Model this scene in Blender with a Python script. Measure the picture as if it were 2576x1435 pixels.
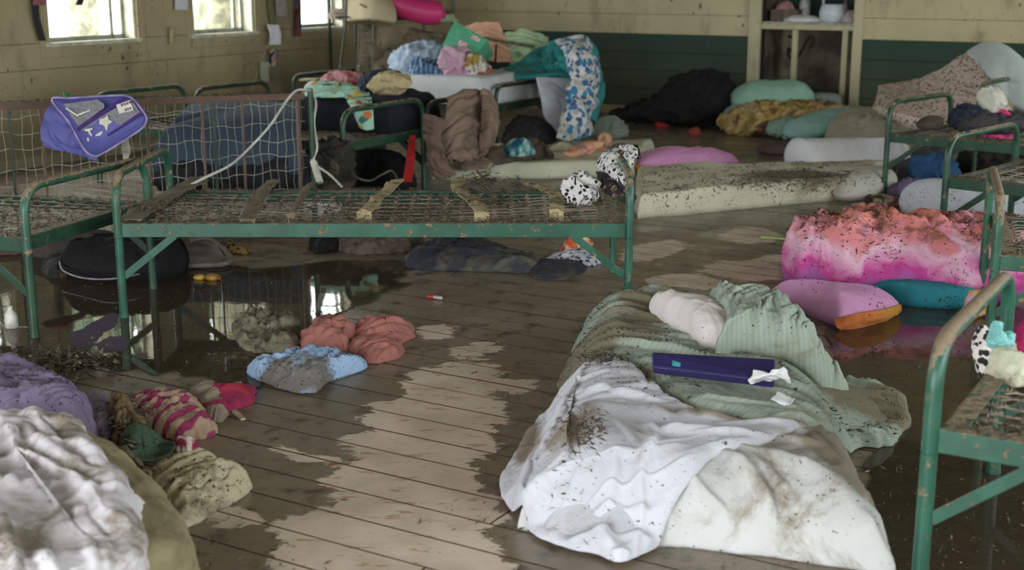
import bpy, bmesh, math, random
import numpy as np
from mathutils import Vector, Matrix, Euler
for o in list(bpy.data.objects): bpy.data.objects.remove(o, do_unlink=True)
S = bpy.context.scene; C = S.collection
random.seed(7); RNG = np.random.default_rng(7)
# ------------------------------------------------------------------ camera, sky, exposure
F_PX, CAM_H, CXP, CYP = 3309.0, 1.31, 1288.0, 717.5
PITCH = math.atan((CYP + 74) / F_PX)
cam_d = bpy.data.cameras.new('camera'); cam = bpy.data.objects.new('camera', cam_d); C.objects.link(cam)
cam.location = (0, 0, CAM_H); cam.rotation_euler = (math.pi / 2 - PITCH, 0, 0)
cam_d.sensor_width = 36; cam_d.lens = F_PX / 2576 * 36; cam_d.clip_start = .05; cam_d.clip_end = 200
cam_d.dof.use_dof = True; cam_d.dof.focus_distance = 4.5; cam_d.dof.aperture_fstop = 3.4
S.camera = cam
S.view_settings.view_transform = 'Standard'; S.view_settings.look = 'None'
S.view_settings.gamma = 1; S.view_settings.use_curve_mapping = False
S.view_settings.exposure = 2.22
w = bpy.data.worlds.new('overcast_sky'); S.world = w; w.use_nodes = True
bg = w.node_tree.nodes['Background']; bg.inputs[0].default_value = (.93, .97, 1, 1); bg.inputs[1].default_value = 3.2
# ------------------------------------------------------------------ geometry of the view (pixel -> point in the room)
def ray(px, py):
    x = (px - CXP) / F_PX; y = -(py - CYP) / F_PX
    return Vector((x, math.cos(PITCH) + y * math.sin(PITCH), -math.sin(PITCH) + y * math.cos(PITCH)))
def G(px, py, z=0.0):
    r = ray(px, py); t = (z - CAM_H) / r.z
    return Vector((r.x * t, r.y * t, z))
def DP(px, py, Y):
    r = ray(px, py); t = Y / r.y
    return Vector((r.x * t, Y, CAM_H + r.z * t))
YAW = math.radians(30.5)
CORNER = Vector((-0.621, 13.44, 0))
E1 = Vector((-math.sin(YAW), -math.cos(YAW), 0))      # along the left wall, towards the camera
E2 = Vector((math.cos(YAW), -math.sin(YAW), 0))       # along the back wall, to the right
def R(a, b, z=0.0): return CORNER + E1 * a + E2 * b + Vector((0, 0, z))
def WL(px, py):       # pixel -> (a, z) on the left wall
    r = ray(px, py); o = Vector((0, 0, CAM_H)) - CORNER; t = -o.dot(E2) / r.dot(E2); p = o + r * t; return p.dot(E1), p.z
def WB(px, py):       # pixel -> (b, z) on the back wall
    r = ray(px, py); o = Vector((0, 0, CAM_H)) - CORNER; t = -o.dot(E1) / r.dot(E1); p = o + r * t; return p.dot(E2), p.z
# ------------------------------------------------------------------ noise
_T = np.random.default_rng(3).random((256, 256))
def vn(x, y, seed=0):
    x = np.asarray(x, float) + seed * 17.31; y = np.asarray(y, float) + seed * 9.77
    xi = np.floor(x).astype(int); yi = np.floor(y).astype(int); fx = x - xi; fy = y - yi
    fx = fx * fx * fx * (fx * (fx * 6 - 15) + 10); fy = fy * fy * fy * (fy * (fy * 6 - 15) + 10)
    g = lambda i, j: _T[i & 255, j & 255]
    a = g(xi, yi) * (1 - fx) + g(xi + 1, yi) * fx; b = g(xi, yi + 1) * (1 - fx) + g(xi + 1, yi + 1) * fx
    return a * (1 - fy) + b * fy
def fbm(x, y, seed=0, o=3):
    s = 0; a = .5; t = 0
    for k in range(o): s = s + a * vn(x * 2 ** k, y * 2 ** k, seed + k); t += a; a *= .5
    return s / t
def folds(x, y, specs, seed=0):
    """specs: (amp, wavelength across, wavelength along, angle deg) ridged creases"""
    z = np.zeros_like(np.asarray(x, float))
    for i, (amp, la, lb, ang) in enumerate(specs):
        c, s = math.cos(math.radians(ang)), math.sin(math.radians(ang))
        u = x * c + y * s; v = -x * s + y * c
        wx = (fbm(x / (la * 3), y / (la * 3), seed + 40 + i) - .5) * 2.2
        n = vn(u / lb + wx * .4, v / la + wx, seed + i * 5)
        r = (1 - np.abs(2 * n - 1)) ** 2
        m = np.clip(fbm(x / (la * 4), y / (la * 4), seed + 80 + i, 2) * 2.4 - .6, 0.12, 1)
        z = z + amp * r * m
    return z
def vn3(P, sc, seed=0):
    Q = np.asarray(P, float) / sc + seed * 3.7; I = np.floor(Q).astype(int); f = Q - I; f = f * f * (3 - 2 * f); o = 0
    for dz in (0, 1):
        a = I[:, 2] + dz; s = (a * 71 + 13) & 255; wz = f[:, 2] if dz else 1 - f[:, 2]
        for dx in (0, 1):
            wx = f[:, 0] if dx else 1 - f[:, 0]
            for dy in (0, 1):
                wy = f[:, 1] if dy else 1 - f[:, 1]; o = o + _T[(I[:, 0] + dx + s) & 255, (I[:, 1] + dy + s * 7) & 255] * wx * wy * wz
    return o
def crumple(V, N, amp, sc, seed=0):
    wp = np.stack([vn3(V, sc * 1.6, seed + 11 + k) for k in range(3)], 1) - .5; P = V + wp * sc * 1.5
    r = lambda s, k: (1 - np.abs(2 * vn3(P, s, seed + k) - 1)) ** 2
    d = r(sc, 1) + .5 * r(sc / 2.1, 2) + .22 * r(sc / 4.6, 3) - .55
    return V + N * (amp * d)[:, None]
def creases(X, Y, segs):
    """segs: (x0, y0, x1, y1, width, height) soft ridges with a sharper side"""
    Z = np.zeros_like(X); wx = (fbm(X * 6, Y * 6, 91) - .5) * .05; wy = (fbm(X * 6 + 4, Y * 6, 93) - .5) * .05; x = X + wx; y = Y + wy
    for x0, y0, x1, y1, w_, h_ in segs:
        ex, ey = x1 - x0, y1 - y0; L2 = ex * ex + ey * ey; t = ((x - x0) * ex + (y - y0) * ey) / L2; tc = np.clip(t, 0, 1); L = L2 ** .5
        d = ((x - x0) * ey - (y - y0) * ex) / L; over = np.maximum(0, np.abs(t - .5) - .5) * L
        ww = np.where(d > 0, w_, w_ * .45); Z = np.maximum(Z, h_ * np.exp(-(d / ww) ** 2 - (over / (w_ * 1.5)) ** 2) * (.35 + .65 * np.sin(np.pi * (.08 + .84 * tc))))
    return Z
def streaks(X, Y, st, seed):
    """st: (number, angle, length, width, height) random near-parallel pulls over the cloth"""
    r = np.random.default_rng(seed + 500); x0, x1, y0, y1 = X.min(), X.max(), Y.min(), Y.max(); segs = []
    for n, ang, L, w_, h_ in st:
        for _ in range(n):
            cx, cy = r.uniform(x0, x1), r.uniform(y0, y1); a = math.radians(ang + r.normal() * 9); l = L * r.uniform(.5, 1.3) / 2
            segs.append((cx - math.cos(a) * l, cy - math.sin(a) * l, cx + math.cos(a) * l, cy + math.sin(a) * l, w_ * r.uniform(.6, 1.5), h_ * r.uniform(.4, 1.2)))
    return creases(X, Y, segs)
def PX(lst, z=.16): return [(G(a, b, z).x, G(a, b, z).y, G(c, d, z).x, G(c, d, z).y, w_, h_) for a, b, c, d, w_, h_ in lst]
# ------------------------------------------------------------------ linking
PARENT_LOC = {}
def props(o, label=None, cat=None, group=None, kind=None):
    if label: o['label'] = label
    if cat: o['category'] = cat
    if group: o['group'] = group
    if kind: o['kind'] = kind
    return o
def thing(name, label, cat, loc, group=None):
    o = bpy.data.objects.new(name, None); C.objects.link(o); o.empty_display_size = .05
    o.location = loc; PARENT_LOC[o.name] = Vector(loc)
    return props(o, label, cat, group)
def link(name, me, mat, parent=None, loc=None):
    o = bpy.data.objects.new(name, me); C.objects.link(o)
    if mat: me.materials.append(mat)
    if parent is not None: o.parent = parent
    elif loc is not None: o.location = loc
    return o
def wloc(p):
    v = Vector((0, 0, 0))
    while p is not None: v = v + p.location; p = p.parent
    return v
def mk(name, V, Fc, mat, parent=None, smooth=True):
    V = np.asarray(V, float)
    if parent is not None: base = np.array(wloc(parent)); loc = None
    else: base = np.array([V[:, 0].mean(), V[:, 1].mean(), V[:, 2].min()]); loc = base
    me = bpy.data.meshes.new(name); me.from_pydata((V - base).tolist(), [], Fc); 
    if smooth: me.polygons.foreach_set('use_smooth', [True] * len(me.polygons))
    me.update()
    return link(name, me, mat, parent, loc)
class MB:
    """collects shapes into one mesh"""
    def __init__(s): s.V = []; s.F = []
    def add(s, V, Fc):
        b = len(s.V); s.V += [tuple(v) for v in V]; s.F += [tuple(i + b for i in f) for f in Fc]; return s
    def box(s, o, ax, ay, az):
        o, ax, ay, az = map(Vector, (o, ax, ay, az))
        if ax.cross(ay).dot(az) < 0: ax, ay = ay, ax
        V = [o, o + ax, o + ax + ay, o + ay]; V += [v + az for v in V]
        return s.add(V, [(3, 2, 1, 0), (4, 5, 6, 7), (0, 1, 5, 4), (1, 2, 6, 5), (2, 3, 7, 6), (3, 0, 4, 7)])
    def bar(s, a, b, w_, h_, up=(0, 0, 1)):
        a, b = Vector(a), Vector(b); d = (b - a).normalized(); sd = d.cross(Vector(up)).normalized(); u = sd.cross(d)
        return s.box(a - sd * w_ / 2 - u * h_ / 2, b - a, sd * w_, u * h_)
    def tube(s, pts, r, n=8, cap=True):
        P = [Vector(p) for p in pts]; rr = r if hasattr(r, '__len__') else [r] * len(P)
        V = []; Fc = []; t0 = (P[1] - P[0]).normalized(); x = t0.orthogonal().normalized()
        for i, p in enumerate(P):
            t = (P[min(i + 1, len(P) - 1)] - P[max(i - 1, 0)])
            t = t.normalized() if t.length > 1e-9 else t0
            x = (x - t * x.dot(t)); x = x.normalized() if x.length > 1e-6 else t.orthogonal().normalized(); y = t.cross(x)
            for k in range(n):
                a = 2 * math.pi * k / n; V.append(p + (x * math.cos(a) + y * math.sin(a)) * rr[i])
        for i in range(len(P) - 1):
            for k in range(n): a = i * n + k; b = i * n + (k + 1) % n; Fc.append((a, b, b + n, a + n))
        if cap: Fc.append(tuple(range(n))[::-1]); Fc.append(tuple(range((len(P) - 1) * n, len(P) * n)))
        return s.add(V, Fc)
    def ball(s, c, r, n=10, sc=(1, 1, 1)):
        V = []; Fc = []; c = Vector(c)
        for i in range(n + 1):
            th = math.pi * i / n
            for k in range(n * 2):
                a = math.pi * k / n; V.append(c + Vector((math.sin(th) * math.cos(a) * sc[0], math.sin(th) * math.sin(a) * sc[1], math.cos(th) * sc[2])) * r)
        for i in range(n):
            for k in range(n * 2): a = i * 2 * n + k; b = i * 2 * n + (k + 1) % (2 * n); Fc.append((a, a + 2 * n, b + 2 * n, b))
        return s.add(V, Fc)
    def lathe(s, c, prof, n=20, M=None):
        V = []; Fc = []; c = Vector(c)
        for (r, z) in prof:
            for k in range(n):
                a = 2 * math.pi * k / n; v = Vector((r * math.cos(a), r * math.sin(a), z)); v = M @ v if M else v; V.append(c + v)
        for i in range(len(prof) - 1):
            for k in range(n): a = i * n + k; b = i * n + (k + 1) % n; Fc.append((a, b, b + n, a + n))
        Fc.append(tuple(range(n))[::-1]); Fc.append(tuple(range((len(prof) - 1) * n, len(prof) * n)))
        return s.add(V, Fc)
    def build(s, name, mat, parent=None, smooth=True, bevel=0):
        o = mk(name, s.V, s.F, mat, parent, smooth)
        if smooth:
            bm = bmesh.new(); bm.from_mesh(o.data)
            for e in bm.edges:
                if len(e.link_faces) == 2 and e.calc_face_angle(0) > .7: e.smooth = False
            bm.to_mesh(o.data); bm.free()
        if bevel:
            m = o.modifiers.new('bevel', 'BEVEL'); m.width = bevel; m.segments = 2; m.limit_method = 'ANGLE'
        return o
def fillet(pts, r, n=6):
    P = [Vector(p) for p in pts]; out = [P[0]]
    for i in range(1, len(P) - 1):
        a = (P[i - 1] - P[i]); b = (P[i + 1] - P[i]); rr = min(r, a.length * .48, b.length * .48)
        A = P[i] + a.normalized() * rr; B = P[i] + b.normalized() * rr
        for k in range(n + 1):
            t = k / n; out.append(A * (1 - t) ** 2 + P[i] * 2 * t * (1 - t) + B * t * t)
    return out + [P[-1]]
def crom(P, n, closed=False):
    """Catmull-Rom resample of an (k,d) array"""
    P = np.asarray(P, float); k = len(P)
    t = np.linspace(0, k if closed else k - 1, n, endpoint=not closed); i = np.floor(t).astype(int)
    if not closed: i = np.minimum(i, k - 2)
    f = (t - i)[:, None]
    ix = lambda j: P[j % k] if closed else P[np.clip(j, 0, k - 1)]
    a, b, c, d = ix(i - 1), ix(i), ix(i + 1), ix(i + 2)
    return .5 * ((2 * b) + (-a + c) * f + (2 * a - 5 * b + 4 * c - d) * f ** 2 + (-a + 3 * b - 3 * c + d) * f ** 3)
def P3(p, z=0.0): return G(p[0], p[1], p[2] if len(p) > 2 else z)
def soft(name, outline, h, mat, parent=None, spine=None, p=3.0, q=.55, rim=0.0, z0=0.0, hp=None, wr=(), seed=0, n=150, m=36, edge=.004, sag=None, z=0.0, world=False, cr=None, flat=1.0, st=None, seg=None):
    """closed stuffed body lying on z0: outline seen in the photo, domed or flat top, creases; a rim raises the seam"""
    if flat != 1 and not world: outline = [(q_[0], q_[1], (q_[2] if len(q_) > 2 else z) * flat) for q_ in outline]; h *= flat; rim *= flat
    B = np.array([(Vector(q_) if world else P3(q_, z))[:2] for q_ in outline]); B = crom(B, n, True)
    cen = B.mean(0)
    if edge: 
        d = B - cen; L = np.linalg.norm(d, axis=1)[:, None] + 1e-9; a = np.linspace(0, 2 * math.pi, n, endpoint=False)
        B = B + d / L * ((fbm(np.cos(a) * 4 + 5, np.sin(a) * 4 + 5, seed, 3) - .5)[:, None] * edge * 4)
    if spine:
        sp = np.array([(Vector(q_) if world else P3(q_, z))[:2] for q_ in spine]); best = np.full(n, 1e9); I = np.zeros((n, 2))
        for a_, b_ in zip(sp[:-1], sp[1:]):
            ab = b_ - a_; t = np.clip(((B - a_) @ ab) / (ab @ ab), 0, 1); c_ = a_ + t[:, None] * ab; dd = np.linalg.norm(B - c_, axis=1)
            k = dd < best; best[k] = dd[k]; I[k] = c_[k]
        for _ in range(4): I = (np.roll(I, 1, 0) + I * 2 + np.roll(I, -1, 0)) / 4
    else: I = np.repeat(cen[None], n, 0)
    t = np.linspace(0, 1, m); s_ = 1 - t ** 1.7; s_[-1] = .01
    XY = I[None] + (B - I)[None] * s_[:, None, None]
    prof = (1 - s_ ** p) ** q
    X, Y = XY[..., 0], XY[..., 1]
    hh = np.full_like(X, h)
    if hp:
        W = np.zeros_like(X) + 1e-6; A = W * h
        for q_ in hp:
            g = Vector(q_[:2]) if world else G(q_[0], q_[1], q_[2] * .8 + z0); wt = 1 / ((X - g.x) ** 2 + (Y - g.y) ** 2 + .002); W += wt; A += wt * q_[2]
        hh = A / W
    zz = prof[:, None] * (hh - rim) + rim
    if wr: zz = zz + folds(X, Y, wr, seed) * np.clip(prof[:, None] * 1.3, 0, 1)
    if st: zz = zz + streaks(X, Y, st, seed) * np.clip(prof[:, None] * 1.2, 0, 1)
    if seg: zz = zz + creases(X, Y, seg) * np.clip(prof[:, None] * 1.2, 0, 1)
    Z = zz + (sag(X, Y) if sag else z0)
    V = np.dstack([X, Y, Z]).reshape(-1, 3).tolist(); Fc = []
    for j in range(m - 1):
        for i in range(n): a = j * n + i; b = j * n + (i + 1) % n; Fc.append((a, b, b + n, a + n))
    Fc.append(tuple((m - 1) * n + i for i in range(n)))
    b0 = len(V); cz = (sag(B[:, 0], B[:, 1]) if sag else np.full(n, z0))
    sc = .9 if rim > 0 else .985
    for i in range(n):
        v = I[i] + (B[i] - I[i]) * sc; V.append((v[0], v[1], cz[i] + .001))
    for i in range(n): Fc.append((b0 + i, b0 + (i + 1) % n, (i + 1) % n, i))
    b1 = len(V)
    for i in range(n): v = I[i]; V.append((v[0], v[1], (sag(v[0], v[1]) if sag else z0) + .001))
    for i in range(n): Fc.append((b1 + i, b1 + (i + 1) % n, b0 + (i + 1) % n, b0 + i))
    V = np.array(V); flip = np.cross(B[1] - B[0], cen - B[0]) < 0
    if flip: Fc = [f[::-1] for f in Fc]
    cr = (min(h * .2, .02), .09) if cr is None else cr
    return rough_up(mk(name, V, Fc, mat, parent), cr, seed)
def rough_up(o, cr, seed=0, zmin=None):
    if cr and cr[0]:
        me = o.data; k = len(me.vertices); v = np.empty(k * 3); me.vertices.foreach_get('co', v); v = v.reshape(-1, 3); nn = np.empty(k * 3); me.vertex_normals.foreach_get('vector', nn); nn = nn.reshape(-1, 3)
        off = np.array(wloc(o.parent) if o.parent else o.location); zl = v[:, 2].min() if zmin is None else zmin - off[2]
        w_ = crumple(v + off, nn, cr[0], cr[1], seed) - off; w_[:, 2] = np.maximum(w_[:, 2], zl); me.vertices.foreach_set('co', w_.ravel()); me.update()
    return o
def puff(name, outline, Y, D, mat, parent=None, seed=0, cr=(.02, .09), zmin=0.0, tilt=.35, n=110, m=22, p=2.0, spine=None):
    """stuffed bundle: the silhouette at distance Y, swelling D to the front and back, flattened where it rests on zmin"""
    B = crom(np.array([tuple(DP(q_[0], q_[1], Y)) for q_ in outline]), n, True); cen = B.mean(0); t = np.linspace(0, 1, m); s_ = np.sin(t * math.pi / 2)[::-1] * .995 + .004
    V = []; Fc = []; rings = [(s, -1) for s in s_] + [(s, 1) for s in s_[::-1][1:]]; rings = [(s, -1) for s in s_[::-1]] + [(s, 1) for s in s_[1:]]
    for s, sg in rings:
        q = cen + (B - cen) * s; dy = D * max(0, 1 - s ** p) ** .5 * sg; q = q + np.array([0, dy, 0]); V.append(q)
    V = np.array(V).reshape(-1, 3); V[:, 1] += (V[:, 2] - zmin) * tilt
    k = len(rings)
    for j in range(k - 1):
        for i in range(n): a = j * n + i; b = j * n + (i + 1) % n; Fc.append((a, b, b + n, a + n))
    Fc.append(tuple(range(n))[::-1]); Fc.append(tuple(range((k - 1) * n, k * n)))
    e = np.roll(B, -1, 0) - B; area = np.sum(B[:, 0] * np.roll(B[:, 2], -1) - np.roll(B[:, 0], -1) * B[:, 2])
    if area > 0: Fc = [f[::-1] for f in Fc]
    V[:, 2] = np.maximum(V[:, 2], zmin)
    return rough_up(mk(name, V, Fc, mat, parent), cr, seed, zmin)
def slab(name, c4, h, mat, parent=None, r=.035, z0=0.0, wr=(), seed=0, nx=110, ny=60, bow=.01, world=False, zs=None, low=0.0, tuft=None, cr=None, st=None, seg=None):
    """mattress: four corners of its footprint (or its top when z given), near-vertical rounded sides"""
    K = [np.array(Vector(q_) if world else P3(q_)) for q_ in c4]
    def par(n): 
        t = np.linspace(0, 1, n); return .5 - .5 * np.cos(math.pi * (t ** 1)) if n < 2 else (t - .16 * np.sin(2 * math.pi * t) * .9)
    u = par(nx)[None, :]; v = par(ny)[:, None]
    def clus(t, L):                                           # more rows inside the rounded edge
        e = min(.2, r / L); n = len(t); k = max(4, n // 8)
        a = e * (1 - np.cos(np.linspace(0, math.pi / 2, k))); mid = np.linspace(e, 1 - e, n - 2 * k + 2)[1:-1]
        return np.concatenate([a, mid, 1 - a[::-1]])
    Lx = np.linalg.norm(K[1] - K[0]); Ly = np.linalg.norm(K[3] - K[0])
    u = clus(np.zeros(nx), Lx)[None, :]; v = clus(np.zeros(ny), Ly)[:, None]
    P = (K[0] * ((1 - u) * (1 - v))[..., None] + K[1] * (u * (1 - v))[..., None] + K[2] * (u * v)[..., None] + K[3] * ((1 - u) * v)[..., None])
    X, Y = P[..., 0].copy(), P[..., 1].copy()
    d = np.minimum(np.minimum(u, 1 - u) * Lx + 0 * v, np.minimum(v, 1 - v) * Ly + 0 * u)
    cx, cy = X.mean(), Y.mean()
    wob = (fbm(X * 3, Y * 3, seed + 3) - .5) * bow * 2
    X += (X - cx) * wob; Y += (Y - cy) * wob
    prof = np.sqrt(np.clip(1 - (1 - np.clip(d / r, 0, 1)) ** 2, 0, 1))
    base = np.full_like(X, z0) if zs is None else zs(X, Y)
    puff = low * (1 - np.clip(np.minimum(np.minimum(u, 1 - u) / .5 + 0 * v, np.minimum(v, 1 - v) / .5 + 0 * u), 0, 1)) ** 2
    Z = prof * (h - puff) + base
    Z += (fbm(X * 2.2, Y * 2.2, seed + 11) - .5) * .03 * prof
    if tuft:
        for tu in np.linspace(.1, .9, tuft[0]):
            for tv in np.linspace(.15, .85, tuft[1]):
                dd = ((u - tu) * Lx) ** 2 + ((v - tv) * Ly) ** 2; Z -= .018 * np.exp(-dd / .0015) * prof
    if wr: Z += folds(X, Y, wr, seed) * prof
    if st: Z += streaks(X, Y, st, seed) * prof ** .6
    if seg: Z += creases(X, Y, seg) * prof ** .6
    V = np.dstack([X, Y, Z]).reshape(-1, 3); nxx = X.shape[1]; nyy = X.shape[0]; Fc = []
    for j in range(nyy - 1):
        for i in range(nxx - 1): a = j * nxx + i; Fc.append((a, a + 1, a + nxx + 1, a + nxx))
    rimi = [i for i in range(nxx)] + [j * nxx + nxx - 1 for j in range(1, nyy)] + [(nyy - 1) * nxx + i for i in range(nxx - 2, -1, -1)] + [j * nxx for j in range(nyy - 2, 0, -1)]
    Fc.append(tuple(rimi[::-1]))
    if np.cross((K[1] - K[0])[:2], (K[3] - K[0])[:2]) < 0: Fc = [f[::-1] for f in Fc]
    return rough_up(mk(name, V, Fc, mat, parent), cr, seed)
def sheet(name, rows, mat, parent=None, nx=60, ny=50, fo=(), thick=.006, seed=0, fray=0.0, push=None):
    """cloth through a net of 3-D points, folds pushed along its normal, given real thickness"""
    A = np.array([[list(Vector(p)) for p in r] for r in rows], float)
    A = np.array([crom(r, nx) for r in A]); A = np.array([crom(A[:, i], ny) for i in range(nx)]).transpose(1, 0, 2)
    if fray: A[-1] += (RNG.random((nx, 3)) - .5) * fray
    du = np.gradient(A, axis=1); dv = np.gradient(A, axis=0); N = np.cross(du, dv); N /= np.linalg.norm(N, axis=2)[..., None] + 1e-12
    L1 = np.cumsum(np.concatenate([np.zeros((ny, 1)), np.linalg.norm(np.diff(A, axis=1), axis=2)], 1), 1)
    L2 = np.cumsum(np.concatenate([np.zeros((1, nx)), np.linalg.norm(np.diff(A, axis=0), axis=2)], 0), 0)
    if fo: A = A + N * folds(L1, L2, fo, seed)[..., None]
    if push is not None: A = A + push(A)
    du = np.gradient(A, axis=1); dv = np.gradient(A, axis=0); N = np.cross(du, dv); N /= np.linalg.norm(N, axis=2)[..., None] + 1e-12
    V = np.concatenate([(A + N * thick / 2).reshape(-1, 3), (A - N * thick / 2).reshape(-1, 3)]); K = nx * ny; Fc = []
    for j in range(ny - 1):
        for i in range(nx - 1): a = j * nx + i; Fc.append((a, a + 1, a + nx + 1, a + nx)); Fc.append((K + a, K + a + nx, K + a + nx + 1, K + a + 1))
    for i in range(nx - 1): Fc.append((i, K + i, K + i + 1, i + 1)); a = (ny - 1) * nx + i; Fc.append((a, a + 1, K + a + 1, K + a))
    for j in range(ny - 1): a = j * nx; Fc.append((a, a + nx, K + a + nx, K + a)); b = a + nx - 1; Fc.append((b, K + b, K + b + nx, b + nx))
    return mk(name, V, Fc, mat, parent)
# ------------------------------------------------------------------ materials
def lin(c): 
    f = lambda v: v / 12.92 if v <= .04045 else ((v + .055) / 1.055) ** 2.4
    g = .3 * c[0] + .59 * c[1] + .11 * c[2]; c = [g + (x - g) * .86 for x in c[:3]]
    return tuple(f(max(0, x) / 255) for x in c) + (1,)
class NT:
    def __init__(s, name):
        s.m = bpy.data.materials.new(name); s.m.use_nodes = True; s.t = s.m.node_tree; s.b = s.t.nodes['Principled BSDF']
        s.b.inputs['Roughness'].default_value = .85; s.co = s.t.nodes.new('ShaderNodeTexCoord').outputs['Object']; s.geo = None
    def l(s, a, b): s.t.links.new(a, b)
    def n(s, typ, **kw):
        nd = s.t.nodes.new('ShaderNode' + typ)
        for k, v in kw.items(): setattr(nd, k, v)
        return nd
    def pos(s):
        if s.geo is None: s.geo = s.n('NewGeometry')
        return s.geo.outputs['Position']
    def normal(s): s.pos(); return s.geo.outputs['Normal']
    def setv(s, sock, v):
        if hasattr(v, 'is_linked') or isinstance(v, bpy.types.NodeSocket): s.l(v, sock)
        else: sock.default_value = v
    def noise(s, scale, detail=4, rough=.55, vec=None, dist=0, col=False):
        nd = s.n('TexNoise'); nd.inputs['Scale'].default_value = scale; nd.inputs['Detail'].default_value = detail; nd.inputs['Roughness'].default_value = rough
        nd.inputs['Distortion'].default_value = dist; s.l(vec or s.co, nd.inputs['Vector']); return nd.outputs['Color' if col else 0]
    def ramp(s, f, stops, interp='LINEAR'):
        nd = s.n('ValToRGB'); r = nd.color_ramp; r.interpolation = interp
        while len(r.elements) > len(stops): r.elements.remove(r.elements[-1])
        while len(r.elements) < len(stops): r.elements.new(1)
        for e, (p_, c_) in zip(r.elements, stops):
            e.position = p_; e.color = c_ if len(c_) == 4 else lin(c_)
        s.l(f, nd.inputs[0]); return nd.outputs[0]
    def thr(s, f, a, b):
        nd = s.n('MapRange'); nd.clamp = True; nd.interpolation_type = 'SMOOTHSTEP'; s.l(f, nd.inputs[0]); nd.inputs[1].default_value = a; nd.inputs[2].default_value = b; return nd.outputs[0]
    def math(s, op, a, b=0.0, c=None):
        nd = s.n('Math', operation=op); s.setv(nd.inputs[0], a); s.setv(nd.inputs[1], b)
        if c is not None: s.setv(nd.inputs[2], c)
        return nd.outputs[0]
    def mix(s, f, a, b):
        nd = s.n('Mix', data_type='RGBA'); s.setv(nd.inputs[0], f); s.setv(nd.inputs[6], a); s.setv(nd.inputs[7], b); return nd.outputs[2]
    def mapping(s, vec, loc=(0, 0, 0), rot=(0, 0, 0), sc=(1, 1, 1), typ='POINT'):
        nd = s.n('Mapping', vector_type=typ); nd.inputs['Location'].default_value = loc; nd.inputs['Rotation'].default_value = rot; nd.inputs['Scale'].default_value = sc
        s.l(vec, nd.inputs['Vector']); return nd.outputs[0]
    def ell(s, E_, vec=None):
        """largest of several soft ellipsoids: E = (centre, (sx, sy, sz), rotz)"""
        out = None; vec = vec or s.pos()
        for c, sc, rz in E_:
            q = s.mapping(vec, tuple(c), (0, 0, rz), tuple(sc), 'TEXTURE'); ln = s.n('VectorMath', operation='LENGTH'); s.l(q, ln.inputs[0])
            v = s.math('SUBTRACT', 1.0, ln.outputs['Value']); out = v if out is None else s.math('MAXIMUM', out, v)
        return out
    def bump(s, f, strength=.3, dist=.01):
        nd = s.n('Bump'); nd.inputs['Strength'].default_value = strength; nd.inputs['Distance'].default_value = dist; s.l(f, nd.inputs['Height'])
        prev = s.b.inputs['Normal']; 
        if prev.is_linked: s.l(prev.links[0].from_socket, nd.inputs['Normal'])
        s.l(nd.outputs[0], prev)
    def out(s, col, rough=None):
        s.setv(s.b.inputs['Base Color'], col)
        if rough is not None: s.setv(s.b.inputs['Roughness'], rough)
        return s.m
MUD = (104, 88, 66); DARKMUD = (58, 46, 34)
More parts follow.
